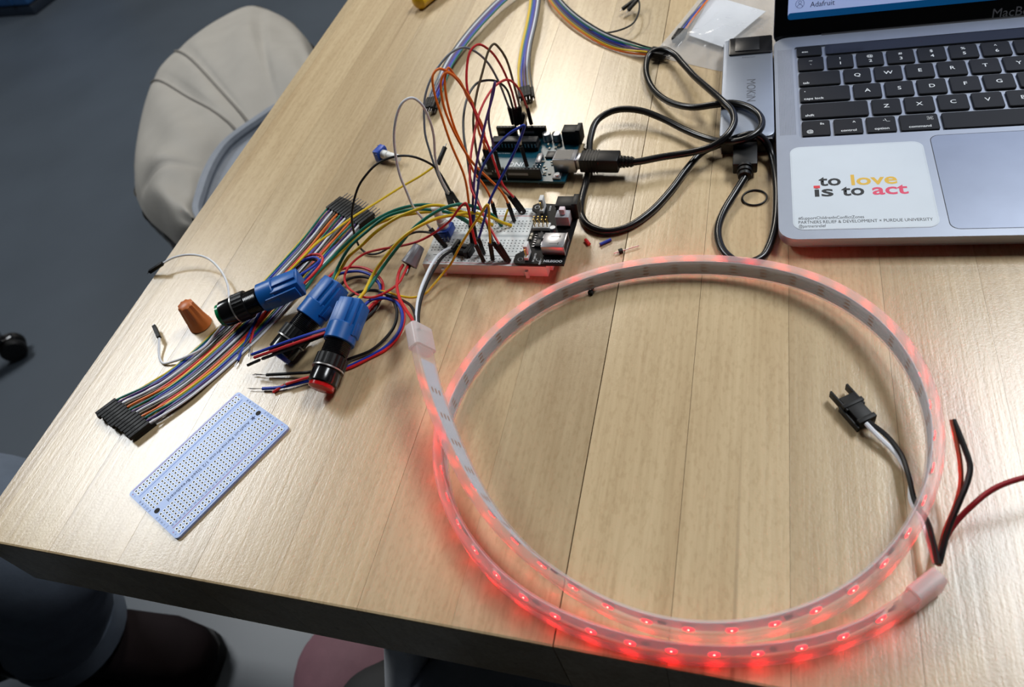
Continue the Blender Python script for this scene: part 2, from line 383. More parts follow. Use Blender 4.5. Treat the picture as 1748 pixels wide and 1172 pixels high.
def place_on_strip(me, name, s, side, h, up_off=0, along=0, parent=None):
    p = at(s+along); t = (at(s+along+1)-at(s+along-1)).normalized(); u_ = upat(s+along); a = t.cross(u_).normalized()*sgn
    n = a*side; b = n.cross(t).normalized()
    R = Matrix((t, b, n)).transposed()
    o = bpy.data.objects.new(name, me); COL.objects.link(o); o.parent = S.o
    q = S.local(p+a*(-1.9)+n*h+u_*up_off)*0.001
    o.matrix_local = Matrix.Translation(q)@R.to_4x4()
    return o
nled = 0; s = 14.0+16.67
while s < LEN-14:
    o = place_on_strip(led_pack, 'led', s, 1, .16)
    l = bpy.data.objects.new('lit_lens', lm); COL.objects.link(l); l.parent = o
    l = bpy.data.objects.new('lit_core', lc); COL.objects.link(l); l.parent = o
    if nled % 3 == 1: place_on_strip(cm_, 'driver_chip', s, 1, .16, 0, 6)
    for k in (-2.6, 0, 2.6): place_on_strip(pm_, 'copper_pad', s, -1, .16, k, 8.3)
    nled += 1; s += 16.67
# end caps
c0 = path[0]; t0_ = (path[1]-path[0]).normalized(); path_ext = [c0-t0_*k for k in (6, 4, 2)]+path
seg = [c0-t0_*6]+[path[i] for i in range(0, 4)]
S.part('end_cap', MB().sweep(seg, rr_prof(4.0, 7.6, 2.0), up=[UPS[0]]*2+UPS[1:4]), CAPM, w=True, smooth=50, label='frosted cap beside the push buttons')
c1 = path[-1]; t1_ = (path[-1]-path[-2]).normalized()
seg = [path[i] for i in range(NS-3, NS+1)]+[c1+t1_*4]
S.part('end_cap', MB().sweep(seg, rr_prof(3.6, 7.6, 2.0), up=UPV), CAPM, w=True, smooth=50, label='frosted cap with loose leads')
# leads at the left cap
zc0 = (c0-t0_*4).z
S.part('lead_wire', tub(wpts([(708, 562, 31), (706, 550, 31), (692, 527, 22), (681, 506, 14), (677.5, 486, 12), (681, 465, 12), (688, 452, 10)], True), 1.0), WC['red'], w=True)
S.part('lead_wire', tub(wpts([(711, 562, 31), (711, 540, 31), (713, 516, 30), (719, 492, 28), (728, 470, 25), (738, 450, 22), (750, 434, 18), (764, 425, 15), (778, 421, 13)], True), 1.0), WC['white'], w=True)
S.part('lead_wire', tub(wpts([(715, 562, 31), (714, 540, 31), (717, 518, 30), (724, 494, 28), (734, 472, 25), (744, 454, 22), (755, 439, 18), (767, 430, 15), (779, 425, 12)], True), 1.0), WC['black'], w=True)
S.part('lead_wire', tub(wpts([(711, 556, 31), (709, 540, 31), (703, 524, 26), (690, 514, 16), (672, 506, 9), (655, 500, 8), (646, 496, 7)], True), 0.9), WC['black'], w=True)
# leads at the right cap
e1 = c1+t1_*6
S.part('lead_wire', tub(wpts([(1597, 962, 9), (1588, 930, 9), (1575, 890, 8), (1556, 855, 6), (1553, 815, 4), (1530, 775, 4), (1500, 745, 5), (1478, 722, 6)], True), 1.15), WC['white'], w=True)
S.part('lead_wire', tub(wpts([(1601, 962, 12), (1592, 920, 12), (1582, 888, 9), (1563, 858, 8), (1551, 812, 8), (1538, 775, 6), (1512, 742, 5), (1482, 719, 6)], True), 1.15), WC['black'], w=True)
S.part('lead_wire', tub(wpts([(1602, 964, 8), (1606, 940, 8), (1625, 900, 10), (1660, 862, 14), (1700, 832, 18), (1760, 812, 20), (1850, 800, 16), (1960, 800, 2)], True), 1.15), WC['darkred'], w=True)
S.part('lead_wire', tub(wpts([(1604, 960, 9), (1618, 905, 12), (1636, 860, 16), (1652, 820, 20), (1656, 795, 22), (1648, 768, 24), (1638, 742, 26), (1627, 716, 28)], True), 1.2), WC['black'], w=True)
S.part('lead_wire', tub(wpts([(1600, 962, 8), (1612, 910, 10), (1630, 865, 13), (1640, 825, 16), (1639, 790, 20), (1633, 755, 24), (1625, 716, 28)], True), 1.0), M('wire_salmon', (170, 84, 62), .4), w=True)
# three-pin plug at the end of the white and black leads
def conn(pa, pb_):
    d = (pb_-pa).normalized(); a = d.cross(UPV).normalized(); n = a.cross(d)
    m = MB(); m.obox((pa+pb_)/2, a, n, d, 3.9, 2.9, (pb_-pa).length/2)
    for sx in (-1, 1): m.obox(pb_+a*(sx*4.4)-d*1+n*0.5, a, n, d, .55, 2.2, 6.5)
    m.obox(pb_-d*5+n*0, a, n, d, 5.4, 3.4, 1.2); m.obox(pa+d*1.2, a, n, d, 4.6, 3.3, 1.2)
    m.obox(pa+d*6-a*5.6-n*.5, a, n, d, .5, 1.8, 7.0)
    return m
S.part('plug_housing', conn(P(1481, 722, 4), P(1443, 680, 4)), PLUG, bev=.25, w=True)

# ------------------------------------------------------------------ laptop
LX, LY, LR = 244.3, 431.4, -0.4406
ALU = M('laptop_aluminium', (156, 162, 174), 0.46, 0.75, var=0.03, bump=0.02, bscale=1500)
ALU2 = M('laptop_trackpad', (150, 158, 176), 0.35, 0.6, var=0.03)
KEYM = M('black_key', (10, 11, 16), 0.5, var=0.08, spec=.25)
SEAM = M('dark_seam', (24, 24, 28), 0.6)
LAP = Thing('laptop', 'open silver laptop with a white sticker beside its trackpad', 'laptop', (LX, LY, 0), LR)
X0, X1, Y0, Y1, ZB, ZD = -15, 289, -160.5, 56, 10.8, 12.0
KX0, KX1, KY0, KY1 = -1.0, 275.4, -66.6, 42.0
base = MB(); lay = [(2.0, 5), (3.2, 2.6), (5.2, .8), (7.2, .1), (ZB, 0)]; V = []; nb = len(rrect(X0, X1, Y0, Y1, 10))
for z_, i_ in lay: V += [(x, y, z_) for x, y in rrect(X0+i_, X1-i_, Y0+i_, Y1-i_, 10)]
base.add(V, [list(range(nb))[::-1], [(len(lay)-1)*nb+i for i in range(nb)]]+[(k*nb+i, k*nb+(i+1)%nb, (k+1)*nb+(i+1)%nb, (k+1)*nb+i) for k in range(len(lay)-1) for i in range(nb)])
LAP.part('base', base, ALU)
# inset dark grey bottom plate, top deck and feet
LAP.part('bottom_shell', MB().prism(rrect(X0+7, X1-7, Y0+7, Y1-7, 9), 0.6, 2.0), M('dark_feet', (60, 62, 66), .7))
LAP.part('top_deck', MB().ring(rrect(X0, X1, Y0, Y1, 10), rrect(KX0, KX1, KY0, KY1, 2.0), ZB, ZD), ALU, bev=0)
for x in (X0+14, X1-14):
    for y in (Y0+14, Y1-14): LAP.part('rubber_foot', MB().cyl((x, y, 0), (x, y, .7), 6, n=16), PLUG)
kc = {}
def key(x0_, x1_, y0_, y1_, leg=(), z0=10.9, z1=12.35):
    w, h = x1_-x0_, y1_-y0_; kk = (round(w, 2), round(h, 2))
    if kk not in kc:
        a = rrect(-w/2, w/2, -h/2, h/2, 1.5, 3); b = rrect(-w/2+.35, w/2-.35, -h/2+.35, h/2-.35, 1.3, 3); n = len(a)
        m = MB().add([(x, y, z0) for x, y in a]+[(x, y, z1-.3) for x, y in a]+[(x, y, z1) for x, y in b],
                     [list(range(n))[::-1], list(range(2*n, 3*n))]+[(k*n+i, k*n+(i+1)%n, (k+1)*n+(i+1)%n, (k+1)*n+i) for k in (0, 1) for i in range(n)])
        kc[kk] = mesh_of('key', m, smooth=30); kc[kk].materials.append(KEYM)
    o = ob('key', kc[kk], None, LAP.o, ((x0_+x1_)/2, (y0_+y1_)/2, 0))
    for body, size, dx, dy, al in leg: text(o, 'legend', body, size, dx, dy, z1+.03, WHITEINK, bold=.035, align=al)
    return o
U = 19.0; G = 1.25
def krow(yc, x, items):
    for w, legs in items:
        key(x+G, x+w*U-G+.3, yc-8.1, yc+8.1, legs); x += w*U
L1 = lambda c: [(c, 5.2, 0, 0, 'CENTER')]
L2 = lambda a, b: [(a, 4.0, 0, 3.2, 'CENTER'), (b, 4.6, 0, -2.8, 'CENTER')]
LL = lambda t, w: [(t, 3.3, -w*U/2+3.4, -6.2, 'LEFT')]
krow(18.6, -.4, [(1, L2('~', '`'))]+[(1, L2(a, b)) for a, b in zip('!@#$%^&*()_+', '1234567890-=')]+[(1.5, [('delete', 3.3, 1, -6.2, 'LEFT')])])
krow(-.4, -.4, [(1.5, LL('tab', 1.5))]+[(1, L1(c)) for c in 'QWERTYUIOP']+[(1, L2('{', '[')), (1, L2('}', ']')), (1, L2('|', '\\'))])
krow(-19.3, -.4, [(1.75, LL('caps lock', 1.75)+[('.', 6, -13, 3.2, 'LEFT')])]+[(1, L1(c)) for c in 'ASDFGHJKL']+[(1, L2(':', ';')), (1, L2('"', "'")), (1.75, [('return', 3.3, 4, -6.2, 'LEFT')])])
krow(-38.3, -.4, [(2.25, LL('shift', 2.25))]+[(1, L1(c)) for c in 'ZXCVBNM']+[(1, L2('<', ',')), (1, L2('>', '.')), (1, L2('?', '/')), (2.25, [('shift', 3.3, 10, -6.2, 'LEFT')])])
krow(-57.3, -.4, [(1, [('fn', 3.3, 2.5, 3.0, 'LEFT'), ('@', 4.2, -3.8, -3.6, 'CENTER')]), (1, [('^', 4.2, 3.6, 3.4, 'CENTER'), ('control', 3.1, 0, -4.6, 'CENTER')]), (1, [('-\\_', 3.6, 3.2, 4.0, 'CENTER'), ('option', 3.2, 0, -4.6, 'CENTER')]),
                  (1.25, [('command', 3.2, 0, -4.6, 'CENTER')]), (5, []), (1.25, [('command', 3.2, 0, -4.6, 'CENTER')]), (1, [('option', 3.2, 0, -4.6, 'CENTER')])])
for x in (218, 237, 256): key(x+G, x+U-G, -65.4, -57.9, [])
key(237+G, 256-G, -57.2, -49.2, [])
# looped square sign on the command key
for kx in (69.6,):
    cmd = MB()
    for sx in (-1, 1):
        for sy in (-1, 1):
            c = Vector((kx+5.4+sx*1.05, -54.0+sy*1.05, 12.4)); pts = [c+Vector((math.cos(a), math.sin(a), 0))*.6 for a in [2*math.pi*i/10 for i in range(11)]]
            cmd.tube(pts, .14, 4)
    for p, q in (((-1.05, -.5), (1.05, -.5)), ((-1.05, .5), (1.05, .5)), ((-.5, -1.05), (-.5, 1.05)), ((.5, -1.05), (.5, 1.05))):
        cmd.tube([Vector((kx+5.4+p[0], -54.0+p[1], 12.4)), Vector((kx+5.4+q[0], -54.0+q[1], 12.4))], .14, 4)
    LAP.part('command_sign', cmd, WHITEINK)
key(.6, 17.2, 29.0, 41.0, [('esc', 3.3, -3, -1, 'CENTER')])
LAP.part('touch_bar', MB().prism(rrect(19.6, 253.5, 29.3, 41.0, 1.2, 3), 10.9, 12.2), M('touch_bar_glass', (20, 21, 28), 0.15, var=.1))
key(256, 274, 29.0, 41.0, [])
LAP.part('trackpad_seam', MB().prism(rrect(72.3, 201.7, -155.0, -71.2, 5), 11.9, ZD+.03), SEAM)
LAP.part('trackpad', MB().prism(rrect(72.7, 201.3, -154.6, -71.6, 4.8), 11.9, ZD+.06), ALU2)
gr = MB()
for x in [-12.6+.78*i for i in range(13)]: gr.box(x, x+.32, -63, 39.6, ZD-.1, ZD+.015)
for x in [277.2+.78*i for i in range(13)]: gr.box(x, x+.32, -63, 39.6, ZD-.1, ZD+.015)
LAP.part('speaker_grille', gr, M('grille_slot', (110, 114, 124), .6), kind='stuff')
# sticker
STK = LAP.part('sticker', MB().prism(rrect(-7.2, 68.0, -153.0, -76.3, 6), ZD, ZD+.16), M('sticker_white', (206, 214, 222), .45, var=.015), label='white rounded sticker with coloured lettering')
LAP.part('sticker_rim', MB().ring(rrect(-6.9, 67.7, -152.7, -76.6, 5.7), rrect(-6.2, 67.0, -152.0, -77.3, 5.2), ZD+.16, ZD+.18), M('sticker_rim', (200, 208, 216), .5), parent=STK)
SZ = ZD+.2
def stext(b, size, x, y, mat, **k): return text(STK, 'lettering', b, size, x, y, SZ, mat, align='LEFT', **k)
YEL = M('print_yellow', (222, 178, 62), .6); PNK = M('print_pink', (222, 72, 104), .6); REDK = M('print_red', (220, 50, 60), .6)
def fit(b, size, x0_, x1_, y, mat, bold=0.0, sy=1.0):
    o = stext(b, size, x0_, y, mat, bold=bold)
    xs = [v.co.x for v in o.data.vertices]; w = (max(xs)-min(xs))*1000; s_ = (x1_-x0_)/w; o.scale = (s_, sy, 1); o.location.x -= min(xs)*s_
    return o
fit('to', 13.5, 8.2, 20.4, -114.8, BLACKINK, .28); fit('love', 13.5, 26.0, 50.6, -115.2, YEL, .28)
fit('is', 13.5, 5.4, 15.8, -124.4, BLACKINK, .28); fit('to', 13.5, 20.2, 32.4, -124.4, BLACKINK, .28); fit('act', 13.5, 36.6, 55.4, -124.4, PNK, .28)
LAP.part('lettering_dot', MB().box(5.2, 8.7, -117.0, -114.6, SZ, SZ+.04), REDK, parent=STK)
fit('#SupportChildrenInConflictZones', 3.2, -4.2, 30.5, -144.4, BLACKINK, 0, 1.1)
fit('PARTNERS RELIEF & DEVELOPMENT × PURDUE UNIVERSITY', 3.2, -4.2, 64.8, -147.9, BLACKINK, 0, 1.1)
fit('@partnersrelief', 3.2, -4.2, 10.2, -151.2, BLACKINK, 0, 1.1)
# hinge and lid
LAP.part('hinge', MB().cyl((18, 56.2, 8.2), (256, 56.2, 8.2), 4.0, n=20), SEAM)
LT = math.radians(20); LU = Vector((0, math.sin(LT), math.cos(LT))); LN = Vector((0, -math.cos(LT), math.sin(LT))); LO = Vector((0, 58.5, 4.5))
def lid(x, s, n=0): return LO+Vector((x, 0, 0))+LU*s+LN*n
def slab(x0_, x1_, s0, s1, n0, n1, r=0):
    poly = rrect(x0_, x1_, s0, s1, r, 5) if r else [(x0_, s0), (x1_, s0), (x1_, s1), (x0_, s1)]
    m = MB().prism(poly, n0, n1); m.xf(lambda v: lid(v.x, v.y, v.z)); return m
LID = LAP.part('lid', slab(X0, X1, 0, 214, -4.2, -.6, 8), ALU, bev=.3)
LAP.part('bezel', slab(X0+.5, X1-.5, .5, 213.5, -.6, 0, 7.6), M('black_glass', (8, 8, 10), 0.08, var=.1), parent=LID)
SCR = M('screen_page', (176, 192, 238), .3, emit=.55, ec=(170, 190, 240))
LAP.part('screen', slab(-5.6, 279.6, 17.6, 204, 0, .05, 2), SCR, parent=LID)
LAP.part('screen_bar', slab(-5.6, 279.6, 17.6, 22.2, .05, .09, 2), M('screen_blue', (8, 76, 128), .3, emit=.5, ec=(8, 76, 128)), parent=LID)
RL = (math.pi/2-LT, 0, 0)
GREYINK = M('grey_ink', (158, 160, 166), .5)
def ltext(b, size, x, s, mat, n=.12, **k):
    p = lid(x, s, n); return text(LID, 'lettering', b, size, p.x, p.y, p.z, mat, rot=RL, **k)
ltext('MacBook Pro', 8.4, 127.6, 6.3, GREYINK, align='LEFT')
TXT = M('screen_text', (30, 36, 52), .4)
ltext('Adafruit', 5.0, 9.4, 25.0, TXT, align='LEFT'); ltext('Adafruit Industries', 5.4, 9.4, 30.8, TXT, align='LEFT', bold=.06)
ic = MB(); IX, IS = 2.4, 28.0
ic.tube([lid(IX+2.9*math.cos(a), IS+2.9*math.sin(a), .12) for a in [2*math.pi*i/18 for i in range(19)]], .15, 4)
ic.tube([lid(IX+1.0*math.cos(a), IS+.9+1.0*math.sin(a), .12) for a in [2*math.pi*i/12 for i in range(13)]], .15, 4)
ic.tube([lid(IX+1.8*math.cos(a), IS-2.2+1.8*math.sin(a), .12) for a in [math.pi*i/10 for i in range(11)]], .15, 4)
LAP.part('user_icon', ic, M('icon_grey', (110, 124, 160), .5), parent=LID)

# ------------------------------------------------------------------ hub beside the laptop
HUB = Thing('usb_hub', 'flat silver hub with a black flap lying against the laptop', 'hub', (LX, LY, 0), LR)
HUBM = M('hub_aluminium', (142, 149, 162), .48, .7, var=.03)
HUB.part('shell', MB().prism(rrect(-50.5, -15.9, -63, 60, 5), .8, 12.5), HUBM, bev=.8)
HUB.part('end_face', MB().box(-49.2, -17.2, -65.2, -61, 1.2, 11.8), M('hub_black', (18, 18, 21), .3), bev=.4)
HUB.part('port_cover', MB().prism(rrect(-46.5, -16.1, 36.5, 59.6, 1.5), 11, 13.6), M('hub_black', (18, 18, 21), .3), bev=.3)
HUB.part('cover_tab', MB().box(-42.2, -25, 40, 58, 13.6, 14.2), M('hub_tab', (30, 31, 35), .35), bev=.2)
HUB.part('feet', MB().box(-47, -19, -58, 55, 0, .9), PLUG)
text(HUB.o, 'lettering', 'MOKiN', 8.6, -31.0, -9.5, 12.56, M('hub_print', (70, 74, 84), .5), rz=-math.pi/2)
text(HUB.o, 'lettering', 'Ethernet', 2.6, -32.5, 33.2, 12.56, M('hub_print', (70, 74, 84), .5))

# ------------------------------------------------------------------ microcontroller board
AR = math.radians(-31)
UNO = Thing('microcontroller_board', 'teal microcontroller board with black socket rows behind the breadboard', 'circuit board', (68.5, 413.7, 0), AR)
TEAL = M('teal_board', (0, 64, 80), .35, var=.08)
SOCK = M('socket_plastic', (9, 9, 10), .45, spec=.3)
UNO.part('board', MB().prism([(-66.0, 0), (0, 0), (0, 53.3), (-64.5, 53.3), (-66, 51.8), (-66, 40), (-68.6, 37.5), (-68.6, 5), (-66, 2.5)], 3.0, 4.6), TEAL)
legs = MB()
for x, y in ((-64, 2.5), (-20, 2.5), (-64, 50.8), (-28, 50.8), (-4, 10), (-4, 46), (-40, 30), (-14, 2.5), (-52, 36)): legs.cyl((x, y, 0), (x, y, 3.0), .8, n=6)
UNO.part('solder_leads', legs, METAL)
def socket(x0_, x1_, y):
    n = int(round((x1_-x0_)/2.54)); o = UNO.part('pin_socket', MB().box(x0_, x1_, y-1.25, y+1.25, 4.6, 13.1), SOCK, bev=.15)
    h = MB()
    for i in range(n): h.box(x0_+1.27+2.54*i-.45, x0_+1.27+2.54*i+.45, y-.45, y+.45, 13.0, 13.14)
    UNO.part('pin_slots', h, M('slot_grey', (92, 92, 92), .5), parent=o, kind='stuff')
    st = MB().box(x0_+2, x1_-9, y-1.29, y-1.22, 8.2, 10.2); UNO.part('pin_label_strip', st, M('label_strip', (120, 122, 126), .6), parent=o)
socket(-65.0, -44.0, 2.5); socket(-42.8, -17.0, 2.5); socket(-64.8, -49.5, 50.8); socket(-47.0, -26.5, 50.8)
ch = UNO.part('processor_socket', MB().box(-64.5, -28.5, 33.2, 41.4, 4.6, 8.2), SOCK, bev=.2)
UNO.part('processor_chip', MB().box(-64.0, -29.0, 34.0, 40.6, 8.6, 12.4), CHIP, bev=.35)
lg = MB()
for i in range(14):
    for y in (33.2, 41.4): lg.box(-63+2.54*i-.5, -63+2.54*i+.5, y-.25, y+.25, 7.8, 10.6)
UNO.part('chip_leads', lg, METAL, kind='stuff')
for x in (-25.0, -17.6): 
    c = UNO.part('capacitor', MB().lathe((x, 46.3, 4.6), (0, 0, 1), [(0, 3.2), (.8, 3.4), (1.2, 3.1), (5.6, 3.1), (6.0, 2.8)], 18), M('capacitor_can', (150, 154, 160), .4, .9))
    UNO.part('polarity_mark', MB().prism([(x-3.0, 46.3+.6), (x-2.9, 46.3-.9), (x-1.6, 46.3-2.4), (x-1.6, 46.3+2.4), (x-2.4, 46.3+1.9)], 10.55, 10.68), BLACKINK, parent=c)
UNO.part('power_jack', MB().box(-11.8, 1.6, 41.2, 50.2, 4.6, 15.4), SOCK, bev=.5)
UNO.part('power_jack_lip', MB().box(-1.4, 1.9, 40.9, 50.5, 4.6, 16.6), SOCK, bev=.3)
up_ = UNO.part('usb_port', MB().box(-9.8, 6.2, 9.2, 21.2, 4.6, 15.6), METAL, bev=.5, label='metal square usb port')
UNO.part('port_label', MB().box(-8.8, 3.2, 10.2, 20.2, 15.6, 15.7), CHIP, parent=up_)
rb = UNO.part('reset_button', MB().box(-9.2, -3.2, 1.6, 7.4, 4.6, 6.4), METAL, bev=.3)
UNO.part('button_cap', MB().cyl((-6.2, 4.5, 6.4), (-6.2, 4.5, 7.6), 1.8, n=14), M('button_white', (230, 228, 222), .5), parent=rb)
UNO.part('interface_chip', MB().box(-20.6, -13.4, 24.5, 31.5, 4.6, 6.2), CHIP, bev=.2)
UNO.part('crystal', MB().prism(rrect(-26, -22, 16, 27, 1.9, 4), 4.6, 8.0), METAL, bev=.3)
UNO.part('pin_header', MB().box(-68, -63, 20, 28, 4.6, 7.1), SOCK)
smd = MB(); random.seed(3)
for _ in range(26): x = random.uniform(-27, -11); y = random.uniform(5, 32); smd.box(x-.9, x+.9, y-.45, y+.45, 4.6, 5.3)
for _ in range(9): x = random.uniform(-24, -13); y = random.uniform(36, 42); smd.box(x-.5, x+.5, y-.9, y+.9, 4.6, 5.4)
UNO.part('tiny_components', smd, M('smd_beige', (190, 180, 160), .4), kind='stuff')
gp = MB()
for i in range(3):
    for j in range(2): gp.cyl((-24+2.54*i, 7.2+2.54*j, 4.6), (-24+2.54*i, 7.2+2.54*j, 11), .32, n=6)
UNO.part('programming_pins', gp, METAL)
for tx, sz, x, y in (('UNO', 6.6, -40, 18.2), ('ARDUINO', 3.1, -41, 13.2)): text(UNO.o, 'lettering', tx, sz, x, y, 4.64, WHITEINK, rz=math.pi, bold=.05)
lg = MB()
for cx in (-39.2, -44.8):
    pts = [Vector((cx+2.6*math.cos(a), 8.6+2.3*math.sin(a), 4.66)) for a in [2*math.pi*i/20 for i in range(21)]]; lg.tube(pts, .45, 4)
UNO.part('logo', lg, WHITEINK)
text(UNO.o, 'lettering', 'DIGITAL (PWM~)', 2.0, -42, 5.6, 4.64, WHITEINK, rz=math.pi); text(UNO.o, 'lettering', 'MADE IN ITALY', 1.6, -55, 30.5, 4.64, WHITEINK, rz=math.pi)

# ------------------------------------------------------------------ breadboard and its power module
BR = math.radians(-28)
BRD = Thing('breadboard', 'white solderless breadboard crowded with jumper plugs', 'breadboard', (-38.2, 375.3, 0), BR)
BW = M('breadboard_white', (226, 228, 226), .5, var=.02, sss=.15)
BRD.part('body', MB().box(0, 83, -1.8, 52.6, 0, 8.5), BW, bev=.4)
tabs = MB()
for x in (13, 69): tabs.box(x, x+2, -3.6, -1.8, 0, 5.5)
for y in (4, 30): tabs.box(83, 84.8, y, y+4, 0, 6)
BRD.part('locking_tabs', tabs, BW)
hl = MB()
def hole(x, y): hl.box(x-.42, x+.42, y-.42, y+.42, 8.3, 8.53)
for i in range(30):
    for j in range(5): hole(4.7+2.54*i, 11.2+2.45*j); hole(4.7+2.54*i, 29.6+2.45*j)
for i in range(25):
    for y in (1.8, 4.3, 46.6, 49.1): hole(7.2+2.54*i+2.54*(i//5)*.45, y)
BRD.part('contact_holes', hl, M('hole_dark', (96, 100, 98), .8), kind='stuff')
BRD.part('centre_groove', MB().box(.5, 82.5, 24.2, 26.4, 8.3, 8.52), M('groove_shade', (190, 194, 194), .6))
REDL = M('rail_red', (214, 70, 74), .5); BLKL = M('rail_black', (40, 42, 46), .5)
BRD.part('rail_line', MB().box(4, 80, -.35, .05, 8.45, 8.53), REDL); BRD.part('rail_line', MB().box(5, 80, 6.6, 7.0, 8.45, 8.53), BLKL)
BRD.part('rail_line', MB().box(4, 80, 44.2, 44.55, 8.45, 8.53), REDL); BRD.part('rail_line', MB().box(4, 80, 51.0, 51.35, 8.45, 8.53), BLKL)
for tx, x, y, mt, rz in (('+', 2.6, 1.4, REDL, 0), ('-', 2.6, 5.6, BLKL, math.pi/2), ('a', 2.6, 11.2, BLKL, 0), ('b', 2.6, 13.6, BLKL, 0), ('c', 2.6, 16.1, BLKL, 0), ('d', 2.6, 18.6, BLKL, 0), ('e', 2.6, 21, BLKL, 0), ('f', 2.6, 29.6, BLKL, 0), ('g', 2.6, 32, BLKL, 0), ('h', 2.6, 34.5, BLKL, 0), ('i', 2.6, 37, BLKL, 0), ('j', 2.6, 39.4, BLKL, 0)):
    text(BRD.o, 'marking', tx, 2.4, x, y, 8.54, mt, rz=rz, bold=.03)
for n in (5, 10, 15, 20): text(BRD.o, 'marking', str(n), 1.9, 4.7+2.54*(n-1), 9.0, 8.54, BLKL); text(BRD.o, 'marking', str(n), 1.9, 4.7+2.54*(n-1), 42.4, 8.54, BLKL)

PWR = Thing('power_module', 'black power supply board plugged into the right end of the breadboard', 'circuit board', (-38.2, 375.3, 0), BR)
PWR.part('board', MB().prism([(64.6, -3.6), (95, -3.6), (95.4, 38), (95.4, 50), (66, 52), (63.4, 50), (63.4, 46), (67.4, 43), (67.4, 8), (62.8, 4), (62.8, -1.6)], 11.2, 12.8), M('black_board', (8, 8, 9), .5, var=.15, spec=.2))
pn = MB()
for y in (.2, 3, 46, 48.6):
    for x in (70, 73): pn.cyl((x, y, 8.3), (x, y, 11.3), .5, n=6)
PWR.part('plug_pins', pn, METAL)
j = PWR.part('barrel_jack', MB().box(82.5, 96.2, 37.2, 46.4, 12.8, 23.4), SOCK, bev=.4)
PWR.part('jack_lip', MB().box(93.2, 96.8, 36.8, 46.8, 12.8, 24.8), SOCK, bev=.3, parent=j)
PWR.part('jack_bore', MB().cyl((96.7, 41.8, 18.2), (96.9, 41.8, 18.2), 3.2, n=18), M('bore_dark', (5, 5, 6), .8), parent=j)
sw = PWR.part('power_switch', MB().box(84.0, 92.6, 28.8, 35.8, 14.2, 21.2), M('switch_grey', (168, 170, 176), .5), bev=.3)
PWR.part('switch_base', MB().box(83.8, 92.8, 28.6, 36, 12.8, 14.2), SOCK, parent=sw)
PWR.part('push_knob', MB().box(86.6, 90.2, 30.6, 34.2, 21.2, 25.6), M('knob_white', (232, 214, 220), .5), bev=.5, parent=sw)
us = PWR.part('usb_socket', MB().box(80.4, 94.4, 3.2, 16.0, 13.4, 20.4), METAL, bev=.4, label='metal usb socket')
PWR.part('socket_mouth', MB().box(94.3, 94.5, 4.2, 15.0, 14.4, 19.4), M('bore_dark', (5, 5, 6), .8), parent=us)
PWR.part('socket_flange', MB().ring(rrect(-6.6, 6.6, -3.7, 3.7, .6, 2), rrect(-5.6, 5.6, -2.8, 2.8, .4, 2), 0, .6).xf(lambda v: Vector((94.2+v.z, 9.6+v.x, 16.9+v.y))), METAL, parent=us)
wm = MB()
for y in (6.4, 12.4): wm.box(85, 91, y-.15, y+.15, 20.4, 20.46); wm.box(90.4, 91, y-1, y+1, 20.4, 20.46)
PWR.part('spring_slots', wm, CHIP, parent=us)
hb = PWR.part('pin_header', MB().box(69.0, 80.0, 25.6, 30.6, 12.8, 15.3), M('header_white', (222, 222, 220), .5), bev=.2)
pp = MB()
for i in range(4):
    for k in range(2): pp.cyl((70.4+2.7*i, 26.8+2.54*k, 15), (70.4+2.7*i, 26.8+2.54*k, 21.4), .35, n=6)
PWR.part('header_pins', pp, GOLD, parent=hb)
def jumper_block(x, y):
    b = PWR.part('selector_header', MB().box(x-1.3, x+1.3, y-3.9, y+3.9, 12.8, 15.3), M('header_white', (222, 222, 220), .5), bev=.2)
    PWR.part('selector_pin', MB().box(x-.3, x+.3, y-2.9, y-2.3, 15, 21), GOLD, parent=b)
    PWR.part('selector_cap', MB().box(x-1.3, x+1.3, y-1.3, y+3.9, 15.3, 22.0), M('header_white', (222, 222, 220), .5), bev=.3, parent=b)
jumper_block(71.2, 2.6); jumper_block(71.2, 45.5)
for y in (13.2, 19.4):
    r = PWR.part('regulator', MB().box(73.6, 77.2, y-3, y+3, 12.8, 14.6), CHIP, bev=.2)
    PWR.part('regulator_tab', MB().box(77.2, 79.0, y-1.6, y+1.6, 12.8, 14.0), METAL, parent=r)
    rl = MB()
    for k in (-2.2, 0, 2.2): rl.box(71.8, 73.6, y+k-.35, y+k+.35, 12.8, 13.5)
    PWR.part('regulator_leads', rl, METAL, parent=r)
PWR.part('capacitor', MB().lathe((83.2, 23.2, 12.8), (0, 0, 1), [(0, 2.1), (.8, 2.2), (1.1, 2.0), (5.0, 2.0), (5.3, 1.7)], 14), M('capacitor_can', (150, 154, 160), .4, .9))
PWR.part('capacitor', MB().box(68.6, 70.0, 17.0, 19.2, 12.8, 14.0), M('smd_beige', (190, 180, 160), .4)); PWR.part('capacitor', MB().box(68.6, 70.0, 20.2, 22.4, 12.8, 14.0), M('smd_beige', (190, 180, 160), .4))
text(PWR.o, 'lettering', 'ELEGOO', 2.6, 88.6, -1.2, 12.86, WHITEINK, bold=.08)
text(PWR.o, 'lettering', 'N', 2.6, 83.0, -1.2, 12.86, WHITEINK, bold=.15)
for tx, x, y in (('5V', 75.5, -1.2), ('OFF', 75.8, 1.6), ('3.3', 75.6, 4.4), ('GND', 80, -2.6), ('3.3V', 75.6, 46), ('5V', 75.6, 48.6), ('OUT', 75, 23.8)): text(PWR.o, 'lettering', tx, 1.6, x, y, 12.86, WHITEINK, rz=math.pi/2, bold=.03)
rg = MB()
for x, y in ((67, -.2), (66.6, 48), (78.6, .2), (80.5, 47.6)):
    rg.tube([Vector((x+1.5*math.cos(a), y+1.5*math.sin(a), 12.86)) for a in [2*math.pi*i/14 for i in range(15)]], .22, 4)
PWR.part('printed_rings', rg, WHITEINK)

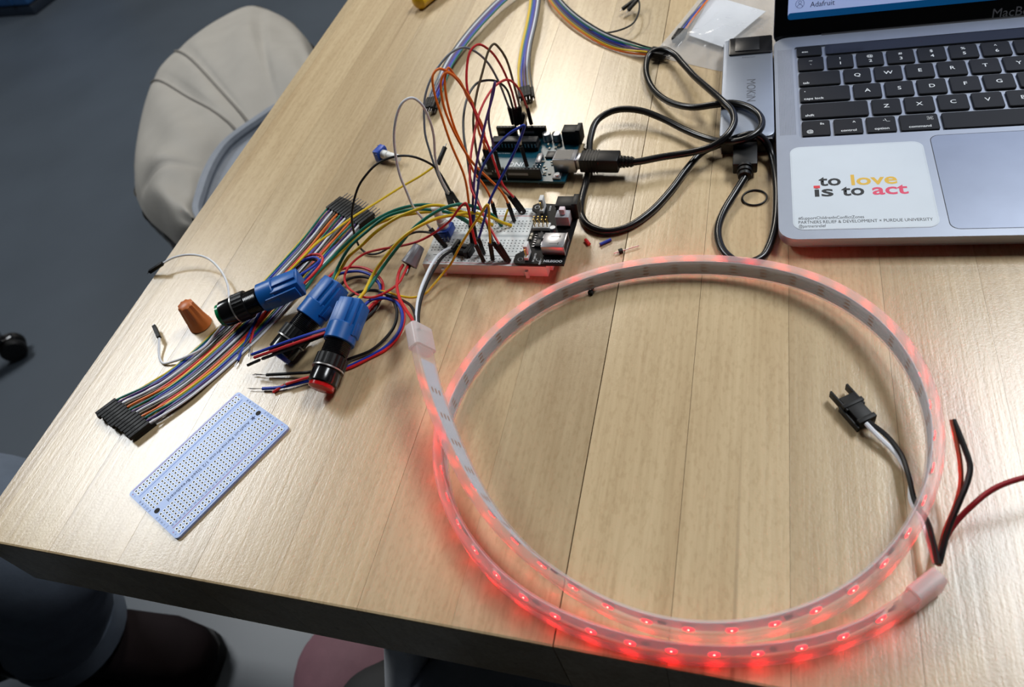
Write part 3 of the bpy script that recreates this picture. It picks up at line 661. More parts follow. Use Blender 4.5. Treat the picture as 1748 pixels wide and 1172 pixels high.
# potentiometers
POTB = M('pot_blue', (22, 70, 170), .4); KNOB = M('knob_nylon', (232, 232, 228), .45, sss=.1)
def pot(label, base, axis, side):
    base = Vector(base); d = Vector(axis).normalized(); s_ = Vector(side); s_ = (s_-d*s_.dot(d)).normalized(); t = d.cross(s_)
    p = Thing('potentiometer', label, 'potentiometer', (base.x, base.y, max(0, base.z-6)))
    m = MB().obox(base+d*2.6, s_, t, d, 4.9, 5.0, 2.6); m.obox(base+d*4.2, s_, t, d, 3.6, 5.6, 1.0)
    b = p.part('body', m, POTB, bev=.4, w=True)
    p.part('knob', MB().lathe(base+d*5.2, d, [(0, 3.4), (5, 3.4), (5.4, 2.9), (16.2, 2.9), (16.8, 2.4)], 18), KNOB, w=True)
    for k in (-2.5, 0, 2.5):
        q = base+s_*k; p.part('pin', MB().tube([q-t*4.2+d*1.5, q-t*5.2+d*.4, q-t*5.2-d*3.5], .45, 6), METAL, w=True)
bx_ = Vector((math.cos(BR), math.sin(BR), 0)); by_ = Vector((-math.sin(BR), math.cos(BR), 0))
pot('blue potentiometer with a white knob standing on the breadboard', P(763, 398, 10.5), Vector((-.08, .12, 1)), bx_)
pp0 = P(650, 262, 5.6); pp1 = P(688, 272, 5.0)
pot('blue potentiometer with a white knob lying loose on the bench', pp0-(pp1-pp0).normalized()*3, pp1-pp0, Vector((0, 0, 1)))

# ------------------------------------------------------------------ jumper wires
def jumper(label, col, ctrl, plugs=(), r=.78, flat=False, group=None, pins=True, cat='wire', kk=6, wmat=None):
    b = P(*(plugs[0][0] if plugs else ctrl[0]))
    t = Thing('jumper_wire', label, cat, (b.x, b.y, b.z), 0, group)
    t.part('insulation', tub(wpts(ctrl, flat, r+.1, kk), r), wmat or WC[col], w=True)
    for base_, top_ in plugs:
        p0, p1 = P(*base_), P(*top_); d = (p1-p0).normalized()
        h = t.part('housing', housing(p0+d*.3, p0+d*14.2), PLUG, bev=.12, w=True)
        if pins: t.part('pin', MB().cyl(p0+d*1, p0-d*2.2, .34, n=6), METAL, parent=h, w=True)
    return t
UH = 'jumpers between the two boards'
# power-socket plugs of the microcontroller board
pA = ((876, 212, 13), (869, 184, 27)); pB = ((884, 213, 13), (881, 184, 27)); pC = ((890, 213, 13), (887, 182, 27)); pD = ((907, 212, 13), (900, 184, 27)); pE = ((881, 214, 13), (876, 186, 27))
jumper('grey jumper arching left over the ribbon end to the far breadboard corner', 'grey', [(869, 184, 27), (850.5, 138), (831, 105), (808, 86), (790, 81), (770, 90), (749, 113), (734, 138), (725, 169), (724, 200), (726, 230), (734, 259), (748, 300), (763, 331, 22)], (pA, ((768, 349, 9), (763, 331, 22))))
jumper('black jumper arching from the power socket to the near rail', 'black', [(876, 186, 27), (864.6, 152), (849, 139.5), (831, 137), (813, 143), (799, 164), (791.7, 194.5), (791.6, 230), (798, 271), (803, 304), (815, 340), (828, 373), (842, 414, 22)], (pE, ((864, 444, 9), (842, 414, 22))))
jumper('red jumper with the tallest arch, leading to the far rail', 'red', [(881, 184, 27), (872, 151), (854, 110), (836, 86), (816, 76), (803, 87), (797, 115), (798, 154), (811, 192), (826, 230), (839, 264), (852, 300), (859, 316.5), (877, 337, 22)], (pB, ((896, 362, 9), (877, 337, 22))))
jumper('red jumper with the lower arch, leading to the near rail', 'red', [(900, 184, 27), (885, 151), (867, 136), (847, 145), (829, 169), (816, 200), (808, 238), (803, 274), (804, 320), (818, 350), (832, 380), (852, 417, 22)], (pD, ((870, 446, 9), (852, 417, 22))))
jumper('brown jumper with a narrow pointed arch', 'brown', [(887, 182, 27), (877, 143), (864.6, 102), (852, 82), (843, 75), (835, 84.5), (823.6, 123), (813, 164), (808, 205), (811, 243), (819, 281), (844, 314), (869, 334, 22)], (pC, ((888, 361, 9), (869, 334, 22))))
dg = [((835, 287, 13), (826, 254, 27)), ((840, 288, 13), (831, 255, 27)), ((845, 289, 13), (836, 256, 27)), ((853, 290, 13), (845, 258, 27))]
jumper('leftmost orange jumper of three, ending beside the purple plug', 'orange', [(826, 254, 27), (826, 223), (811, 189), (798, 166), (783, 136), (760, 120), (748, 118), (739, 128), (740.5, 154), (754.5, 200), (770, 246), (793, 302), (800, 345), (803, 385, 22)], (dg[0], ((806, 416, 9), (803, 385, 22))))
jumper('middle orange jumper of three, with the most pointed arch', 'orange', [(831, 255, 27), (818.5, 228), (808, 179), (790, 148), (774, 126), (765, 116), (759.6, 133), (762, 166), (775, 215), (793, 256), (811, 297), (821, 309), (833.6, 329), (841, 349, 22)], (dg[1], ((848, 377, 9), (841, 349, 22))))
jumper('rightmost orange jumper of three, reaching the far rail', 'orange', [(836, 256, 27), (826, 232), (812, 190), (792, 152), (772, 128), (760, 124), (753, 138), (757, 179), (777.6, 230), (805.7, 276), (829, 300), (852, 322), (863, 338), (868, 349, 22)], (dg[2], ((878, 377, 9), (868, 349, 22))))
jumper('purple jumper with a sharp peak in front of the board', 'purple', [(845, 258, 27), (837, 225), (834, 200), (839, 165), (845, 140), (842, 160), (831, 200), (821, 243), (812, 287), (808, 330), (806, 386, 22)], (dg[3], ((811, 418, 9), (806, 386, 22))))
jumper('blue jumper with both ends in the breadboard, peaking over the chip', 'blue', [(808, 384, 20), (811, 355), (815, 327), (820, 295), (836.5, 264), (867, 230), (884, 219), (895, 214), (893, 224), (877.5, 261), (862, 292), (852, 310), (835.5, 344), (826, 377), (817, 408, 22)], (((826, 432, 9), (817, 408, 22)), ((813, 410, 9), (808, 384, 20))))
jumper('short brown jumper plugged into the near socket row', 'brown', [(889, 248, 27), (889, 235), (893, 222), (897, 205), (898, 196), (893, 192, 27)], (((900, 285, 13), (889, 248, 27)), ((897, 213, 13), (893, 192, 27))))
jumper('white jumper looping up at the left of the boards', 'white', [(736, 392, 20), (719, 370), (705.5, 353), (693.5, 325.6), (683, 300), (676, 269), (672.6, 230), (678, 194.5), (688, 174), (703, 167), (719, 177), (731.5, 200), (740, 230), (743, 269), (750, 298), (767, 333, 21)], (((759, 419, 9), (736, 392, 20)), ((774, 350, 9), (767, 333, 21))))
jumper('long black jumper bowing left across the male ribbon end', 'black', [(771, 330, 22), (744, 287), (724, 274), (698, 266), (672.6, 267.5), (644.5, 279), (623, 301), (611.7, 319), (603, 348), (600.6, 373), (605, 399), (615, 423, 3), (629, 433, 1.5), (646, 432, 2), (663, 423, 4), (682, 412, 8), (697, 401, 12), (710.6, 396, 16), (728, 396, 20), (741, 398, 21)], (((785, 351, 9), (771, 330, 22)), ((762, 421, 9), (741, 398, 21))))
jumper('yellow jumper with one loose plug, running down to the green button', 'yellow', [(748, 279, 16), (718.7, 299.5, 14), (685, 319, 12), (642, 346, 12), (600, 372, 14), (565.6, 397, 15), (540, 416, 15), (516, 440, 15), (500, 456, 15), (480, 476, 15)], (((760, 250, 22), (748, 279, 16)),), flat=True)
jumper('long red jumper from the near rail to the grey wire nut', 'red', [(813, 419, 22), (806, 391.5), (800, 360), (795, 346.7), (786, 353), (767.7, 377), (742, 397), (718, 410), (700, 416, 16), (676.5, 421, 13), (646, 426, 10), (622, 433, 8), (605, 445, 8), (593, 459, 8), (588, 474, 8), (591.7, 487, 8), (605, 499.5, 9), (623.7, 507.5, 10), (642, 506, 11), (665, 495, 12), (681, 482, 12), (690, 466, 12), (696, 454, 10)], (((826, 446, 9), (813, 419, 22)),))
jumper('yellow jumper from the near rail swinging down to the lead splice', 'yellow', [(837, 417, 22), (835, 380), (834.5, 357), (832, 349), (819, 368), (800.7, 395), (782, 426), (769.6, 450, 12), (755, 468, 6), (737, 489, 4), (726.7, 500, 4), (706, 507.5, 4), (683, 505, 6), (665, 499.5, 8), (646, 496, 7)], (((841, 443, 9), (837, 417, 22)),))
jumper('tiny yellow link wire standing in the far breadboard half', 'yellow', [(867, 358, 13), (865, 363, 13.5), (861, 376, 8.6)], flat=True)
# plug of the strip leads in the breadboard
pc = P(777, 423, 11); pd = P(806, 430, 10.5)
m = MB(); d = (pd-pc).normalized(); a = d.cross(UPV).normalized(); m.obox((pc+pd)/2, a, UPV, d, 3.4, 2.6, (pd-pc).length/2); m.obox(pc+d*1.5+UPV*1, a, UPV, d, 4.4, 3.2, 1.1); m.obox(pd-d*2.5, a, UPV, d, 4.6, 3.0, 1.2)
m.obox(pc+d*5+UPV*3, a, UPV, d, .7, .5, 4)
S.part('plug_housing', m, PLUG, bev=.25, w=True)
# loose white jumper
jumper('loose white jumper curving round the orange wire nut', 'white', [(269, 455, 6), (295, 440, 8), (324, 434.5, 9), (353, 440, 9), (376, 460.6, 8), (388, 484, 6), (391, 505, 4), (391, 530, 2), (381, 551, 4), (366, 571, 4), (347, 593, 4), (318, 608.5, 4), (295, 617, 2), (279, 620, 1), (272.5, 610, 1.5), (272, 577, 4)], (((255, 464, 3), (269, 455, 6)), ((263, 556, 4), (272, 577, 4))), flat=True)

# splice and nuts
spl = P(640, 497, 8)
t = Thing('wire_nut', 'orange fluted wire nut lying beside the ribbon', 'wire nut', tuple(P(334, 542, 0)))
def flute(th, s_): return 1+.05*math.cos(12*th)
def nut(t, tip, big, r0, r1, mat, wing=False):
    d = (big-tip); L = d.length
    o = t.part('shell', MB().lathe(tip, d, [(0, r0*.82), (.6, r0), (L*.55, r0*.55+r1*.45), (L*.72, r1*.88), (L*.98, r1), (L, r1*.96)], 36, lob=lambda th, s_: 1+(.09*math.cos(9*th)*min(1, max(0, (L*.8-s_)/(L*.3))))), mat, w=True, smooth=40)
    dn = d.normalized(); t.part('mouth', MB().cyl(big-dn*.1, big+dn*.05, r1*.75, n=20), M('mouth_dark', (40, 26, 20), .8), parent=o, w=True)
    return o
nb0 = P(343, 554, .4); nut(t, nb0+Vector((0, 0, 20.5)), nb0, 4.9, 7.8, M('nut_orange', (192, 104, 46), .4, var=.04))
t = Thing('wire_nut', 'grey fluted wire nut joining two red wires', 'wire nut', tuple(P(705, 440, 0)))
nut(t, P(716, 419, 14), P(698, 452, 8), 3.5, 5.6, M('nut_grey', (128, 128, 134), .35, var=.04))
t.part('crimp', MB().cyl(P(699, 450, 8), P(692, 468, 8), 1.6, n=10), METAL, w=True)

# ------------------------------------------------------------------ ribbon cables
RAIN = ['yellow', 'green', 'blue', 'purple', 'grey', 'white', 'black', 'brown', 'red', 'orange']
def ribbon(label, ctrl, cols, pitch=1.3, roll=None, r=.72, ends=(None, None), k=5, jit=0.0):
    b = P(*ctrl[0][:3]); t = Thing('ribbon_cable', label, 'ribbon cable', (b.x, b.y, 0))
    cpts = spline([P(*c[:3]) for c in ctrl], k); n = len(cpts)
    rolls = [c[3] if len(c) > 3 else 0 for c in ctrl]
    fans = [c[4] if len(c) > 4 else 1 for c in ctrl]
    W_ = []
    for i, p in enumerate(cpts):
        tt = (cpts[min(i+1, n-1)]-cpts[max(i-1, 0)]).normalized(); a = tt.cross(UPV).normalized(); u_ = a.cross(tt)
        s_ = i/k; j = min(int(s_), len(ctrl)-2); f_ = s_-j
        ro = math.radians(rolls[j]*(1-f_)+rolls[j+1]*f_); fa = fans[j]*(1-f_)+fans[j+1]*f_
        W_.append((p, (a*math.cos(ro)+u_*math.sin(ro))*fa, tt, u_))
    m_ = len(cols); tgt = {}
    for e, spec in enumerate(ends):
        if not spec: continue
        male, lay, plen, quad = spec; nc = math.ceil(m_/lay)
        p, a, tt, u_ = W_[0] if e == 0 else W_[-1]; d = -tt if e == 0 else tt; a = a.normalized()
        if quad:
            zq = 2.6; q0, q1, q2 = (P(*c_, zq) for c_ in quad); acr = (q1-q0)/(nc-1); d = (q2-q0).normalized(); mid = (q0+q1)/2
        else: acr = a*2.62; mid = p
        for q in range(m_):
            col_ = q//lay; la = q % lay
            st = mid+acr*(col_-(nc-1)/2); st.z = max(1.35+la*2.6, (0 if quad else p.z-1.3+la*2.6))
            st = st+d*(random.uniform(-.7, .7)+la*1.2); tgt[e, q] = st
            h = t.part('housing', housing(st, st+d*14, 1.25), PLUG, bev=.1, w=True)
            if male: t.part('pin', MB().cyl(st+d*14, st+d*(14+plen), .33, n=6), METAL, parent=h, w=True)
            else: t.part('contact', MB().obox(st+d*8.5+UPV*1.27, a, UPV, d, .32, .04, .8), METAL, parent=h, w=True)
    for q, c in enumerate(cols):
        o_ = (q-(m_-1)/2)*pitch
        pts = [p+a*o_+Vector((0, 0, jit*math.sin(q*2.1+i*.35))) for i, (p, a, tt, u_) in enumerate(W_)]
        for e in (0, 1):
            if (e, q) not in tgt: continue
            dl = tgt[e, q]-(pts[0] if e == 0 else pts[-1]); span = 9
            for i in range(len(pts)):
                k_ = i if e == 0 else len(pts)-1-i
                if k_ < span: f_ = 1-k_/span; pts[i] = pts[i]+dl*(f_*f_*(3-2*f_))
        for v in pts: v.z = max(v.z, r+.05)
        t.part('wire', tub(pts, r, 6), WC[c], w=True)
    return t
cols = (RAIN*3)[:26]
ribbon('wide rainbow ribbon cable running under the green button', [(236, 699, 3, 0, 1.0), (262, 683, 3.5, 0, .98), (300, 659, 3, 0, 1), (345, 624, 1.2, 0, 1.05), (390, 584, 1, 0, 1.05), (430, 545, 1, 0, 1.05), (475, 495, 1.2, 0, 1.05), (520, 445, 2, 0, 1.05), (555, 405, 3.5, 0, 1), (584, 374, 4, 0, 1)], cols, 1.3, ends=((False, 2, 0, ((203, 683), (262, 720), (175, 704))), (True, 2, 6, ((558, 360), (612, 388), (583, 341)))), jit=.35)
ribbon('ribbon cable curving up to the top edge behind the orange jumpers', [(741, 168, 6, 40), (752, 138, 6, 20), (768, 105, 6, 10), (795, 66, 7, 5), (828, 28, 8, 0), (866, -8, 8, 0), (930, -50, 8, 0)], ['black', 'grey', 'white', 'grey', 'purple', 'purple', 'blue', 'blue', 'green'], 1.3, ends=((True, 2, 5, None), None))
ribbon('straight ribbon cable reaching the top edge beside the board', [(897, 150, 6, 15), (894, 118, 6, 15), (898, 80, 6, 15), (907, 40, 7, 10), (913, 5, 7, 10), (916, -40, 8, 10)], ['yellow', 'yellow', 'green', 'blue', 'blue', 'purple', 'white', 'grey', 'black'], 1.3, ends=((True, 2, 5, None), None))
ribbon('ribbon cable sweeping right towards the clear bag', [(1109, 88, 5, 40), (1080, 82, 5, 45), (1040, 70, 5, 50), (1000, 48, 6, 50), (965, 20, 7, 50), (940, -12, 8, 45), (930, -50, 8, 40)], ['orange', 'yellow', 'grey', 'purple', 'blue', 'green', 'white', 'black'], 1.35, ends=((True, 2, 5, None), None))
jumper('dark jumper pair curling at the top edge with loose plugs', 'black', [(1066, 12, 6), (1078, 4, 7), (1088, 0, 8), (1090, 22, 8), (1078, 42, 7), (1052, 53, 6), (1025, 56, 6), (1006, 50, 7)], (((1062, 16, 5), (1078, 4, 7)), ((1072, 18, 5), (1086, 2, 8))), flat=True)

# ------------------------------------------------------------------ push buttons
BLUEP = M('socket_blue', (18, 92, 168), .36, var=.04)
GLOSS = M('gloss_black', (14, 14, 16), .18)
def button(label, cap_px, rear_px, zc, zr, lens, leads, roll=0.0):
    c = P(*cap_px, zc); e = P(*rear_px, zr); d = (e-c).normalized()
    t = Thing('push_button', label, 'button', (c.x, c.y, 0)); a, b = frame(d)
    a, b = a*math.cos(roll)+b*math.sin(roll), b*math.cos(roll)-a*math.sin(roll)
    t.part('lens', MB().lathe(c, d, [(0, 6.6), (.5, 7.5), (4.2, 7.6)], 28), lens, w=True)
    t.part('bezel', MB().lathe(c, d, [(2.8, 8.0), (3.4, 8.6), (11.6, 8.6), (12.2, 8.2)], 28), GLOSS, w=True)
    t.part('washer', MB().lathe(c, d, [(12.0, 9.6), (12.9, 9.6)], 28), M('washer_steel', (170, 168, 165), .35, .8), w=True)
    t.part('nut', MB().lathe(c, d, [(13.0, 8.9), (13.4, 9.3), (20.2, 9.3), (20.6, 8.6)], 72, lob=lambda th, s_: 1+.018*math.cos(24*th)), SOCK, w=True, smooth=20)
    t.part('thread', MB().lathe(c, d, sum([[(20.2+i, 7.5), (20.7+i, 7.9)] for i in range(10)], []), 24), GLOSS, w=True, smooth=20)
    sk = t.part('socket', MB().lathe(c, d, [(30, 9.0), (30.4, 9.4), (40.5, 9.4), (41, 9.0)], 28), BLUEP, w=True)
    m = MB(); m.obox(c+d*48.5, a, b, d, 7.6, 6.6, 9.5, .94); t.part('socket_block', m, BLUEP, bev=.8, parent=sk, w=True)
    for s_ in (-1, 1):
        m = MB(); m.obox(c+d*45+a*(s_*8.6), a, b, d, .9, 4.2, 10.5); m.obox(c+d*39+a*(s_*9.3), a, b, d, .6, 2.2, 4); t.part('clip', m, BLUEP, bev=.3, parent=sk, w=True)
        m = MB(); m.obox(c+d*46+b*(s_*7.2), a, b, d, 3.2, .8, 11); t.part('rib', m, BLUEP, bev=.3, parent=sk, w=True)
    for col, r, flat, ctrl, strip in leads:
        w = t.part('lead_wire', tub(wpts(ctrl, flat, r+.1), r), WC[col], w=True)
        if strip:
            p0, p1 = P(*strip[0]), P(*strip[1]); st = MB()
            for k in range(3):
                o_ = Vector((random.uniform(-.8, .8), random.uniform(-.8, .8), random.uniform(0, .6))); st.tube([p0, (p0+p1)/2+o_*.4, p1+o_], .2, 4)
            t.part('bare_strands', st, METAL, parent=w, w=True)
    return t
GL = M('lens_green', (10, 130, 78), .2, var=.03); BL = M('lens_blue', (40, 80, 190), .2, var=.03); RLs = M('lens_red', (190, 18, 22), .2, var=.03)
button('push button with a green lens in a blue socket', (376, 539), (514, 480), 13, 19, GL, [
    ('green', 1.05, False, [(512, 500, 13), (521, 493, 13), (541, 466, 13), (574, 433, 13), (608, 400.7), (642, 375), (676.5, 358), (710.6, 350), (736, 350), (765, 356), (800, 379, 9)], None),
    ('yellow', 1.05, False, [(512, 496, 11), (524, 487, 11), (545, 464, 11), (582, 430, 11), (612, 404), (642, 383), (676.5, 370), (702, 365), (736, 361), (770, 363), (790, 367), (822, 379, 9)], None),
    ('blue', .9, True, [(500, 478, 14), (508, 472, 15), (524, 462, 15), (538, 452, 14), (545, 444, 14), (537, 439, 14), (520, 443, 13), (505, 452, 12), (494, 470, 9), (470, 500, 4), (445, 532, 3), (430, 560, 2), (420, 582, 1.4), (406, 615, 1.4)], ((406, 615, 1.4), (402, 624, 1.2))),
    ('red', .9, True, [(504, 490, 14), (513, 488, 15), (537, 465, 15), (550, 447, 14), (549, 437, 14), (536, 434, 13), (515, 442, 11), (498, 462, 8), (474, 500, 4), (450, 535, 3), (435, 560, 2), (427, 586, 1.4)], ((427, 586, 1.4), (426, 608, 1.0))),
    ('black', .9, True, [(500, 484, 13), (510, 476, 13), (530, 455, 12), (540, 446, 12), (528, 443, 11), (508, 455, 9), (490, 480, 6), (462, 520, 3), (440, 550, 2), (427, 577, 1.4), (406, 604, 1.4)], ((406, 604, 1.4), (391, 624, 1.0)))])
button('push button with a blue lens, lying between the other two', (474, 610), (564, 498), 8.8, 20, BL, [
    ('green', 1.05, False, [(558, 506, 11), (562, 495, 11), (574, 462, 11), (596, 423), (625, 395.6), (659, 370), (693.6, 359), (719, 357), (745, 359), (764, 362), (781, 369.6), (802, 382, 9)], None),
    ('yellow', 1.05, False, [(556, 502, 10), (562, 490, 10), (581, 460, 10), (596, 437), (617, 419), (642, 395.6), (676.5, 372), (710.6, 358), (732, 351), (755, 351), (773, 357), (810, 368), (841, 384, 9)], None),
    ('red', .95, True, [(548, 496, 10), (551, 486, 10), (569, 466, 8), (592, 457, 7), (615, 456, 7), (638, 465, 7), (652, 480, 6), (653, 497, 5), (640, 520, 3), (615, 545, 2), (580, 562, 12), (555, 568, 16), (500, 587, 20), (434, 610, 12)], None),
    ('blue', .95, True, [(550, 499, 9), (556, 488, 9), (574, 470, 7), (594, 464, 6), (615, 463, 6), (635, 471, 6), (647, 484, 5), (649, 500, 4), (636, 522, 3), (610, 545, 2), (580, 556, 13), (555, 562, 17), (500, 579.6, 21), (430, 605, 13)], None),
    ('black', .95, True, [(566, 508, 8), (571, 503, 8), (578, 489, 6), (594, 476.6, 5), (615, 472, 4), (638, 477, 4), (650, 488, 4), (651, 504, 3), (640, 528, 2), (612, 553, 2), (580, 566, 10), (555, 572, 14), (500, 593, 18), (448, 612, 12)], ((448, 612, 12), (443, 614, 11.5)))])
button('push button with a red lens, nearest the lit strip', (547, 664), (602, 524), 8.8, 21, RLs, [
    ('yellow', 1.05, False, [(604, 534, 12), (613, 510, 12), (622, 498, 12), (635.6, 470.6, 12), (659.5, 436.5), (685, 407.5), (710.6, 388.7), (745, 373), (779, 366), (804, 363), (832, 368), (855.6, 379), (873, 385, 9)], None),
    ('green', 1.05, False, [(600, 534, 11), (609, 512, 11), (628, 493, 11), (651, 459, 12), (682, 418), (710.6, 385), (745, 361), (763, 353), (786, 348.5), (810, 353), (839, 366), (856, 385, 9)], None),
    ('blue', 1.0, True, [(609, 542, 9), (619, 525, 9), (635, 511, 8), (656, 508.6, 7), (676, 515.5, 6), (686.6, 536, 5), (683, 561, 3), (665, 586, 2), (637, 605, 1.6), (610, 618.5, 1.4), (580, 632, 1.4), (545, 645, 1.4), (521, 651, 2), (477, 661, 2), (448, 663, 1.6)], ((448, 663, 1.6), (426, 664, 1.0))),
    ('black', 1.0, True, [(582, 532, 10), (589, 513, 10), (603, 502, 9), (624, 496, 8), (647, 497, 7), (667, 508.6, 6), (677.5, 529, 5), (674, 554, 3), (658, 577, 2.5), (633, 598, 2), (603, 610, 2), (570, 622, 2), (545, 631, 3), (527, 635, 4), (500, 637, 3), (455, 639.5, 2)], ((455, 639.5, 2), (433, 639, 1.0))),
    ('red', .9, True, [(611, 546, 8), (625, 530, 8), (645, 512, 6), (668, 508, 5), (686, 522, 4), (690, 545, 3), (681, 572, 1.4), (660, 595, 1.2), (632, 610, 1.2), (600, 626, 1.2), (570, 634, 1.4), (540, 641, 2.5), (522, 645, 4), (492, 654, 4), (488, 655.5, 4)], ((488, 655.5, 4), (484, 657, 3.8)))])
def bit(label, col, a, b, r=1.1, cat='wire bit', name='wire_offcut', extra=None):
    p, q = P(*a), P(*b); t = Thing(name, label, cat, (p.x, p.y, 0))
    d = (q-p).normalized(); t.part('insulation', MB().cyl(p, q, r, n=10), WC[col], w=True); t.part('copper_core', MB().cyl(p-d*.05, q+d*.05, r*.45, n=8), COPPER, w=True)
    return t
bit('red insulation stub split off beneath the red button lead', 'red', (485, 657, 2.4), (466, 669, 1.2), .9)
bit('black insulation stub at the lower left end of the blue button leads', 'black', (443, 614, 11.5), (423, 623, 8), .95)
bit('short red wire offcut right of the power module', 'red', (999.5, 409, 1.1), (1006, 417, 1.1))
bit('short blue wire offcut beside the red offcut', 'blue', (1024, 417, 1.1), (1043, 408.5, 1.1), 1.0)
p, q = P(1048, 432, 1.2), P(1091, 419, 1.2); dd = (q-p).normalized(); a_, b_ = frame(dd)
t = Thing('header_pin', 'single header pin with a black collar beside the lit strip', 'pin', (p.x, p.y, 0)); t.part('pin', MB().cyl(p, q, .35, n=6), METAL, w=True); t.part('collar', MB().obox(p+dd*4.4, a_, b_, dd, 1.27, 1.27, 1.27), PLUG, bev=.25, w=True)
p, q = P(1008, 500, 1.3), P(1013, 490, 1.3); dd = (q-p).normalized(); a_, b_ = frame(dd)
t = Thing('plastic_peg', 'tiny black plastic peg just inside the lit loop', 'peg', (p.x, p.y, 0)); t.part('peg', MB().cyl(p, q, .8, n=8), PLUG, w=True); t.part('head', MB().obox(p+dd*.5, a_, b_, dd, 1.5, 1.2, 1.2), PLUG, bev=.3, w=True)
c = P(1288, 337, .7); t = Thing('rubber_ring', 'thin black rubber ring by the laptop corner', 'ring', (c.x, c.y, 0)); c2 = P(1309, 337, .7); rr = (c2-c).length
t.part('ring', tub([c+Vector((rr*math.cos(a), rr*.98*math.sin(a), 0)) for a in [2*math.pi*i/40 for i in range(41)]], .55), PLUG, w=True)

# ------------------------------------------------------------------ perf board
PR = Thing('prototyping_board', 'pale blue prototyping board with rows of ringed holes', 'circuit board', (-182.5, 277.3, 0), .6643)
PR.part('board', MB().prism(rrect(-40.65, 40.65, -25.4, 25.4, 2.2), .1, 1.7), M('pale_blue_board', (142, 170, 222), .35, var=.02))
pads = MB(); holes = MB()
def disc(m, x, y, r, z, n=10, sx=1): m.add([(x+r*sx*math.cos(2*math.pi*i/n), y+r*math.sin(2*math.pi*i/n), z) for i in range(n)], [list(range(n))])
ROWS = [3.81, 6.35, 8.89, 11.43, 13.97]
for i in range(30):
    x = -36.83+2.54*i
    for y in ROWS:
        for sg in (-1, 1): disc(pads, x, sg*y, 1.0, 1.74); disc(holes, x, sg*y, .58, 1.79)
    for y in (20.0, 22.54):
        for sg in (-1, 1): disc(pads, x, sg*y, 1.08, 1.74); disc(holes, x, sg*y, .58, 1.79)
PR.part('solder_pads', pads, M('pad_white', (232, 236, 234), .3), kind='stuff', smooth=0)
PR.part('drill_holes', holes, M('drill_dark', (34, 30, 26), .8), kind='stuff', smooth=0)
for sx in (-1, 1):
    m = MB(); disc(m, sx*36.9, 0, 1.65, 1.76, 20); PR.part('mounting_hole', m, M('drill_dark', (34, 30, 26), .8), smooth=0)
INKB = M('ink_navy', (52, 66, 104), .6)
text(PR.o, 'lettering', 'Adafruit Perma-Proto 1/2 Sized Breadboard', 3.15, 0, 0, 1.75, INKB, rz=math.pi, bold=.03, spacing=1.06)
tt = MB(); 
st = [(34.2+(1.9 if i % 2 == 0 else .8)*math.cos(2*math.pi*i/10), (1.9 if i % 2 == 0 else .8)*math.sin(2*math.pi*i/10)) for i in range(10)]
PR.part('star_mark', MB().prism([(x-1.4, y) for x, y in st], 1.72, 1.76), INKB)
BLUEINK = M('ink_blue', (60, 110, 200), .5); REDINK = M('ink_red', (170, 70, 110), .5)
for y, mt in ((-17.6, REDINK), (-24.3, BLUEINK), (17.6, BLUEINK), (24.3, REDINK)): PR.part('rail_line', MB().box(-38, 38, y-.16, y+.16, 1.7, 1.74), mt)
for i in range(30):
    text(PR.o, 'marking', str(30-i) if False else str(i+1), 1.5, 36.83-2.54*i, -15.9, 1.75, INKB, rz=math.pi)
for k, (lo, hi) in enumerate((('ABCDE', -1), ('FGHIJ', 1))):
    for q, c in enumerate(lo):
        y = (ROWS[4-q] if hi == -1 else -ROWS[q])
        for x in (39.4, -39.4): text(PR.o, 'marking', c, 1.9, x, y, 1.75, INKB, rz=math.pi/2)
for y, c, mt in ((-20, '+', REDINK), (-22.6, '-', INKB), (20, '-', INKB), (22.6, '+', REDINK)):
    for x in (39.2, -39.2): text(PR.o, 'marking', c, 2.6, x, y, 1.75, mt, rz=math.pi)

# ------------------------------------------------------------------ black usb cable
CBL = M('cable_jacket', (14, 14, 16), .28)
UC = Thing('usb_cable', 'thick black usb cable looping between the board and the hub', 'cable', tuple(P(1150, 330, 0)))
UX = Vector((math.cos(AR), math.sin(AR), 0)); UY = Vector((-math.sin(AR), math.cos(AR), 0))
pl0 = Vector((68.5, 413.7, 10.2))+UX*6.6+UY*15.2
t0p = pl0+UX*30
cab = [(1086, 270, 10.4), (1130, 268, 10), (1180, 260, 11), (1215, 250, 14), (1240, 232, 17.5), (1253, 210, 19), (1250, 190, 20), (1236, 175, 20), (1210, 152, 16), (1185, 130, 11), (1165, 108, 9), (1150, 92, 8), (1130, 84, 8), (1110, 92, 6), (1103, 112, 4), (1107, 138, 4), (1122, 160, 5), (1150, 177, 8), (1185, 183, 12), (1225, 178, 15), (1250, 176, 15.2), (1278, 183, 16), (1297, 198, 16.5), (1300, 215, 17), (1290, 228, 17), (1268, 239, 16), (1240, 242, 13), (1212, 238, 9), (1170, 222, 7), (1130, 202, 8), (1090, 188, 10), (1050, 188, 10), (1020, 205, 8), (1008, 235, 5), (1006, 270, 2.4), (1002, 305, 2.4), (993, 340, 2.4), (992, 365, 2.4), (1005, 385, 2.4), (1035, 395, 2.4), (1070, 388, 2.4), (1110, 362, 2.6), (1145, 325, 3.2), (1175, 285, 4), (1200, 259, 5), (1230, 246, 7), (1262, 234, 14.6), (1288, 229, 16), (1305, 239, 12), (1317, 262, 6), (1324, 300, 2.6), (1326, 350, 2.4), (1322, 390, 2.4), (1313, 420, 2.4), (1302, 438, 2.4), (1282, 447, 2.4), (1258, 446, 2.4), (1238, 432, 2.4), (1227, 410, 2.4), (1226, 388, 2.4), (1236, 360, 2.6), (1254, 330, 4), (1271, 303, 6.5)]
pts = spline([t0p+UX*6, t0p+UX*10]+[P(*c) for c in cab[1:]], 5)
UC.part('cord', tub(pts, 2.35, 12), CBL, w=True)
